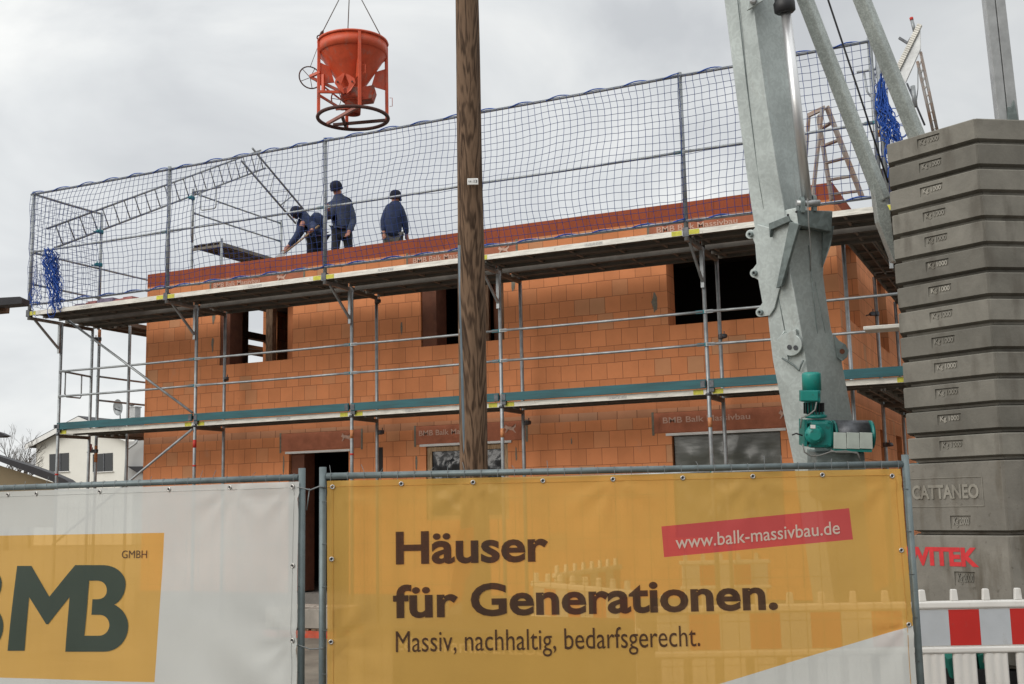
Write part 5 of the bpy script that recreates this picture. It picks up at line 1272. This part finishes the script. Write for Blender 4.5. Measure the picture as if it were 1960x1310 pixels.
# back struts
def strut(p0, p1, w, d, m='strut'):
    a = atd(*p0); b = atd(*p1); mb = MB(); dd = (b-a).normalized(); u = (RT*.8 + FW*.6); u = (u - dd*u.dot(dd)).normalized(); v = dd.cross(u)
    mb.obox((a+b)/2, dd, u, v, (b-a).length/2, w/2, w/2); return mb.build('strut', M[m], cr_, bevel=.02)
strut((1526,-40,11.3), (1690,385,11.3), .125, 0); 
sf = MB(); sf.prism([atd(1668,330,11.25), atd(1703,402,11.25), atd(1716,504,11.25), atd(1711,500,11.25), atd(1682,425,11.25)], FW*.12); sf.build('strut_foot', M['strut'], cr_, bevel=.004)
strut((1634,-40,11.6), (1902,630,11.6), .135, 0)
for a, b, c_, d in (((1884,-20),(1902,-20),(1930,240),(1913,240)), ((1904,-20),(1922,-20),(1952,240),(1932,240))):
    q = MB(); q.prism([atd(*a,10.9), atd(*b,10.9), atd(*c_,10.9), atd(*d,10.9)], FW*.09); q.build('channel_post', M['alu2'], cr_, bevel=.004)
q = MB(); q.prism([atd(1929,205,10.88), atd(1936,205,10.88), atd(1941,192,10.88), atd(1950,235,10.88), atd(1930,235,10.88)], FW*.02); q.build('post_bracket', M['bracket'], cr_)
# turquoise chassis low behind the barriers
for (a, b, c_, d) in (((1815,1262),(1868,1240),(1872,1300),(1822,1300)), ((1872,1255),(1935,1232),(1962,1300),(1880,1300))):
    q = MB(); q.prism([atd(*a,9.3), atd(*b,9.3), atd(*c_,9.3), atd(*d,9.3)], FW*.2); q.build('chassis_panel', M['green_tank'], cr_, bevel=.006)
q = MB(); p = l2*.5 + b2*.5; q.box((p.x-.9, p.y-.1, .08), (p.x+2.2, p.y+1.6, .41)); q.build('chassis', M['black'], cr_)
# perforated step board poking out beside the slabs
st = MB(); a, b = aty(1656,632,-1.6), aty(1735,626,-1.6); st.beam(a, b, .3, .045); tag(st.build('step_board', M['alu'], None, tuple(a), bevel=.008), 'short chequered aluminium step board sticking out left of the counterweights', 'step')

# ------------------------------------------------------------------ plastic barriers
def barrier(label):
    b = thing('road_barrier', label, 'barrier', (0,0,0), 'plastic road barriers')
    Lb = 1.96
    def bb(name, m, lo, hi, bev=.008, par=None):
        q = MB(); q.box(lo, hi); return q.build(name, M[m], par or b, bevel=bev, local=True)
    bb('top_rail', 'plastic', (0,-.03,.942), (Lb,.03,1.0), .014); bb('mid_rail', 'plastic', (0,-.03,.605), (Lb,.03,.655), .014); bb('bottom_rail', 'plastic', (0,-.028,.10), (Lb,.028,.16), .01)
    for i in range(8):
        x = .06 + i*.245; q = MB(); q.prism([V(x-.003,-.02,1.001),V(x+.053,-.02,1.001),V(x+.047,-.02,1.080),V(x+.042,-.02,1.088),V(x+.008,-.02,1.088),V(x+.003,-.02,1.080)], (0,.04,0)); q.build('fin', M['plastic'], b, bevel=.005, local=True)
    bb('board', 'plastic', (.03,-.012,.656), (Lb-.03,.012,.941), .003)
    for i in range(8):
        x = .04 + i*.235; q = MB(); q.box((x,-.0155,.664), (x+.2345,-.0122,.934)); q.build('reflective_field', M['refl_r' if i % 2 else 'refl_w'], b, local=True)
    for i in range(8):
        x = .05 + i*.24; q = MB(); n = 12; vs = []
        for j in range(n+1):
            u = j/n; vs += [V(x + .17*u, -.012 - .010*abs(math.sin(u*math.pi*2.5)), .161), V(x + .17*u, -.012 - .010*abs(math.sin(u*math.pi*2.5)), .604)]
        for j in range(n+1):
            u = n - j; vs += [V(x + .17*u/n, .014, .161), V(x + .17*u/n, .014, .604)]
        m_ = len(vs)//2; q.add(vs, [(2*j, (2*j+2) % (2*m_), (2*j+3) % (2*m_), 2*j+1) for j in range(m_)], True); q.build('slat', M['plastic'], b, local=True)
    for x in (.2, 1.7): bb('foot', 'black', (x,-.38,0), (x+.16,.38,.099), .02)
    return b
def put_bar(b, p0, p1, label):
    p0 = Vector(p0); p1 = Vector(p1); d = p1-p0; b.location = (p0.x, p0.y, 0); b.rotation_euler = (0,0,math.atan2(d.y, d.x)); b['label'] = label
B0 = barrier('x')
q0 = atz(1249,1146,1.0); q1 = atz(1960,1158,1.0); dq = (q1-q0).normalized()
q0 = atd(1249, 1146, 8.95); dq = V(RH.x, RH.y, 0).normalized()*1 - FH*.03; dq.normalize()
q1 = q0 + dq*2.0; q2 = q1 + dq*2.0
bar_sets = [(q0, q1, 'red and white barrier behind the banner, next to the one right of the fence'), (q1+dq*.0, q2, 'red and white barrier standing in front of the counterweights right of the fence post')]
n0 = atz(1019,1112,1.0); n1 = n0 + (RH*.55 - FH*1.0).normalized()*2
bar_sets.append((n0, n1, 'red and white barrier seen end on behind the letters of the yellow banner'))
f0 = atz(1060,1098,1.0); f1 = atz(1295,1066,1.0); fd = (f1-f0); fd.z = 0; nf = max(1, int(fd.length/2.05)); fd.normalize()
for i in range(min(nf, 4)): bar_sets.append((f0 + fd*2.05*i, f0 + fd*2.05*(i+1), ['first','second','third','fourth'][i] + ' barrier of the row receding towards the house behind the yellow banner'))
g0 = atz(1300,1074,1.0); bar_sets.append((g0, g0 + RH*2.0, 'plain looking barrier beside the house door side, far behind the yellow banner'))
for i, (a, b, l_) in enumerate(bar_sets): put_bar(B0 if i == 0 else copy_tree(B0), a, b, l_)

# ------------------------------------------------------------------ ladders, plank and poles above the counterweights
def step_ladder():
    s_ = thing('step_ladder', 'worn orange brown folding step ladder on the upper deck beside the crane mast', 'step ladder', tuple(aty(1600,385,.2)))
    y = .15
    rails = [((1574,206),(1555,382),y-.25),((1583,206),(1650,378),y-.25),((1548,222),(1540,330),y+.2),((1566,222),(1592,384),y+.2)]
    for a, b, yy in rails: MB().beam(aty(*a,yy), aty(*b,yy), .105, .03, up=RH).build('rail', M['ladder_br'], s_)
    for t in (.16,.36,.56,.76,.93):
        a = aty(*[p+(q-p)*t for p, q in zip(rails[0][0], rails[0][1])], y-.25); b = aty(*[p+(q-p)*t for p, q in zip(rails[2][0], (1535,382))], y+.2)
        a = aty(*[p+(q-p)*t for p, q in zip(rails[3][0], rails[3][1])], y+.1); b = aty(*[p+(q-p)*t for p, q in zip(rails[1][0], rails[1][1])], y-.1)
        MB().beam(a, b, .06, .025).build('rung', M['ladder_br'], s_)
    MB().beam(aty(1546,222,y), aty(1580,206,y), .05, .05).build('hinge_top', M['ladder_br'], s_)
    return s_
step_ladder()
# perforated plank leaning upright
pk2 = [aty(1718,135,.3), aty(1761,48,.3), aty(1762,93,.3), aty(1733,158,.3)]
w = MB(); w.prism(pk2, (0,.05,0)); wo2 = tag(w.build('metal_plank', M['alu2'], None, tuple(pk2[0])), 'ribbed metal plank tilted upwards above the counterweight stack', 'plank')
rb = MB()
for i in range(22):
    t = (i+.5)/22; a = pk2[0].lerp(pk2[1], t); d_ = (pk2[1]-pk2[0]).normalized(); rb.obox(a + V(0,-.01,0), d_, V(0,1,0), d_.cross(V(0,1,0)), .012, .03, .03)
rb.build('punched_edge', M['alu'], wo2)
post = MB(); post.tube(aty(1745,38,.5), aty(1751,60,.5), .03, 8); post.tube(aty(1751,60,.5), aty(1793,240,.5), .018, 8)
tp = thing('prop_pole', 'thin steel pole with red tip behind the tilted metal plank', 'pole', tuple(aty(1793,240,.55)))
MB().path([aty(1745,38,.55), aty(1751,62,.55)], .022, 8).build('tube', M['steel'], tp); MB().path([aty(1744,34,.55), aty(1745.3,39,.55)], .024, 8).build('red_tip', M['red_mark'], tp)
MB().path([aty(1751,62,.55), aty(1760,100,.55)], .016, 8).build('tube', M['steel'], tp)
cl = MB(); cl.beam(aty(1721,73,.3), aty(1742,86,.3), .04, .03); cl.beam(aty(1738,84,.3), aty(1744,74,.3), .05, .03); tag(cl.build('clamp', M['steel_dk'], None, tuple(aty(1735,80,.3))), 'small dark clamp on the edge of the tilted metal plank', 'clamp')
ladder_on('narrow brown ladder rising behind the top counterweight slab', aty(1756,118,.6), aty(1786,252,.6), aty(1762,100,.6), aty(1794,250,.6), 9, .02)
for o in bpy.data.objects:
    if o.name.startswith('ladder') and o.get('label', '').startswith('narrow brown'):
        for c in o.children: c.data.materials[0] = M['ladder_br'] if c.name.startswith('rail') else M['white']
tp = thing('prop_pole', 'short grey steel pole stub beside the crane strut above the slabs', 'pole', tuple(aty(1750,200,.2)))
MB().tube(aty(1747,165,.2), aty(1752,205,.2), .03, 8).build('tube', M['steel'], tp); MB().tube(aty(1736,160,.2), aty(1770,240,.2), .014, 6).build('brace', M['steel_dk'], tp)
w = MB(); w.path([aty(1757,130,.3), aty(1757,170,.3), aty(1753,205,.3)], .006, 5); tag(w.build('hanging_wire', M['wire'], None, tuple(aty(1757,130,.3))), 'thin wire hanging down from the tilted metal plank', 'wire')
yl = MB(); yl.box(tuple(aty(1669,256,.1)), tuple(aty(1690,248,.1) + V(0,.2,0))); tag(yl.build('spirit_level', mat('yellow orange tool', (.7,.35,.03), .5), None, tuple(aty(1669,256,.1)), bevel=.004), 'yellow orange tool lying on the rail beside the blue net bundle', 'tool')

# ------------------------------------------------------------------ background houses and trees
hd = 70.
wh = thing('white_house', 'white rendered neighbouring house with dark tiled gable roof at the far left', 'house', tuple(atd(160, 985, hd).xy) + (0,))
Lp, Pk, Rp = atd(48, 850, hd), atd(150, 796, hd-1.25), atd(258, 841, hd-2.5)
gx_ = V(Rp.x-Lp.x, Rp.y-Lp.y, 0).normalized(); gn = V(-gx_.y, gx_.x, 0)
if gn.dot(FW) < 0: gn = -gn
Lp.z = Rp.z = (Lp.z+Rp.z)/2; Pk = onpl(150, 796, Lp, gn); W2 = (Rp-Lp).length; ins = gx_*.42
base_l, base_r = Lp + ins, Rp - ins; inset_f = gn*.5
q = MB(); q.prism([V(base_l.x, base_l.y, 0)+inset_f, V(base_r.x, base_r.y, 0)+inset_f, base_r+inset_f, Pk - Zv*.32+inset_f, base_l+inset_f], gn*9); q.build('wall', M['render_w'], wh)
for a, b in ((Lp, Pk), (Pk, Rp)):
    q = MB(); q.prism([a, b, b - Zv*.22, a - Zv*.22], gn*10); rf = q.build('roof', M['tile'], wh)
    q = MB(); q.prism([a - Zv*.06, b - Zv*.06, b - Zv*.36, a - Zv*.36], gn*-.04); q.build('barge_board', M['white'], rf)
for x0, x1 in ((95, 132), (178, 216)):
    fdn = inset_f; P0 = Lp + inset_f; c = [onpl(x, y, P0, gn) for x, y in ((x0, 904), (x1, 902), (x1, 867), (x0, 870))]
    q = MB(); q.prism(c, -gn*.03); wi = q.build('window', M['glass'], wh)
    ctr = sum(c, V(0,0,0))/4; q = MB(); q.prism([onpl(x, y, P0 - gn*.035, gn) for x, y in ((x0-1, 905.5), (x1+1, 903.5), (x1+1, 902), (x0-1, 904))], -gn*.08); q.build('sill', M['white'], wi)
    xm = (x0+x1)/2+2; q = MB(); q.prism([onpl(x, y, P0 - gn*.032, gn) for x, y in ((xm-1, 903), (xm+1, 903), (xm+1, 868), (xm-1, 868))], -gn*.03); q.build('mullion', M['steel_dk'], wi)
q = MB(); q.prism([atd(241,846,hd-3), atd(285,842,hd-3), atd(285,940,hd-3), atd(240,940,hd-3)], gn*4); q.build('annex', mat('pale grey annex render', (.50,.50,.49), .9), wh)
q = MB(); q.prism([atd(243,893,hd-3.3), atd(285,893,hd-3.3), atd(285,905,hd-3.3), atd(262,905,hd-3.3)], gn*.3); q.build('balcony_edge', M['tile'], wh)
q = MB(); q.path([atd(262,842,hd-3.4), atd(261,848,hd-3.4), atd(244,860,hd-3.4), atd(242,870,hd-3.4), atd(239,930,hd-3.4)], .07, 6); q.build('rain_pipe', M['alu2'], wh)
q = MB(); q.lathe(atd(258,800,hd+4), Zv, [(0,.35),(.65,.35),(.65,.42),(.72,.42)], 4, False); q.lathe(atd(252,790,hd+4), Zv, [(0,.1),(.45,.1),(.45,.16),(.55,.16)], 8); q.build('chimney', M['alu2'], wh)
ds = thing('satellite_dish', 'round grey satellite dish on the ridge of the white house', 'satellite dish', tuple(atd(230,800,hd+1)))
q = MB(); q.lathe(atd(228,780,hd+1), (-RT*.6 - FW*.8).normalized(), [(0,.05),(.0,.2),(.03,.35),(.09,.5),(.09,.51),(.0,.36),(-.03,.2),(-.04,.02)], 20, caps=False); q.build('dish', M['steel'], ds)
MB().tube(atd(230,781,hd+1), atd(230,803,hd+1), .035, 6).build('mast', M['steel'], ds); MB().path([atd(228,786,hd+1), atd(221,784,hd+.2), atd(219,781,hd+.2)], .04, 5).build('feed_arm', M['steel_dk'], ds)
# beige house low left
bh = thing('beige_house', 'low beige rendered building with a dark sloping roof edge at the bottom left', 'house', tuple(atd(40,985,28).xy) + (0,))
q = MB(); q.prism([atd(-60,872,28), atd(105,925,28), atd(105,1010,28), atd(-60,1010,28)], V((atd(20,985,28)-C).x, (atd(20,985,28)-C).y, 0).normalized()*4); q.build('wall', M['render_b'], bh)
q = MB(); top_ = [(-60,856),(0,874),(60,893),(100,907),(125,918),(136,927),(110,930),(100,922),(0,884),(-60,866)]; q.prism([atd(x, y, 27.6) for x, y in top_], FH*.5); q.build('roof', M['tile'], bh)
# near eaves poking in at the far left
nb = thing('neighbour_roof', 'dark overhanging roof edge poking in at the left edge of the view', 'roof', tuple(atd(-10,600,16)))
q = MB(); q.prism([atd(-90,575,16), atd(38,568,16), atd(43,571,16), atd(41,581,16), atd(-90,592,16)], FH*.25); q.build('eave', M['tile'], nb)
q = MB(); q.prism([atd(-90,592,16.2), atd(7,585,16.2), atd(6,596,16.2), atd(-90,604,16.2)], FH*.2); q.build('soffit_board', M['timber_dk'], nb)
q = MB(); q.prism([atd(-60,812,24), atd(0,828,24), atd(13,834,24), atd(4,837,24), atd(-60,838,24)], FH*.25); tag(q.build('shed_roof', M['tile'], None, tuple(atd(-10,836,24)), bevel=.01), 'small dark roof tip below the left end of the scaffold', 'roof')

def bare_tree(label, base, h, seed, spread=.55, depth=6, r0=.16, lean=0.):
    rnd = random.Random(seed); t = thing('bare_tree', label, 'tree', tuple(base), 'bare winter trees'); tr = MB(); br = MB()
    def grow(p, d, L, r_, lv):
        q_ = [p]; n = 3
        for i in range(n):
            d = (d + V(rnd.uniform(-.16,.16), rnd.uniform(-.16,.16), rnd.uniform(-.02,.12))).normalized(); p = p + d*L/n; q_.append(p)
        (tr if lv == depth else br).path(q_, [r_*(1-.12*i) for i in range(n+1)], 6 if lv > 3 else 3, caps=False)
        if lv <= 0: return
        for k in range(rnd.choice((2,3,3))):
            ax3 = V(rnd.uniform(-1,1), rnd.uniform(-1,1), rnd.uniform(-.2,.3)); nd_ = (d + ax3*spread).normalized()
            grow(q_[rnd.choice((2,3,3))], nd_, L*rnd.uniform(.62,.86), r_*.62, lv-1)
    grow(Vector(base), V(lean,0,1), h*.30, r0, depth)
    tr.build('trunk', M['bark'], t); br.build('branches', M['bark'], t); return t
bt = atd(14, 985, 62); bare_tree('bare winter tree with a fanned crown at the left edge behind the beige roof', (bt.x, bt.y, 0), 6.1, 3, .6, 7)
bt = atd(58, 985, 66); bare_tree('low bare bushy tree between the beige roof and the white house', (bt.x, bt.y, 0), 4.0, 12, .8, 6, .1)
bt = atd(270, 985, hd+8); bare_tree('sparse treetop behind the white house chimney', (bt.x, bt.y, 0), 7.6, 21, .5, 6, .12)
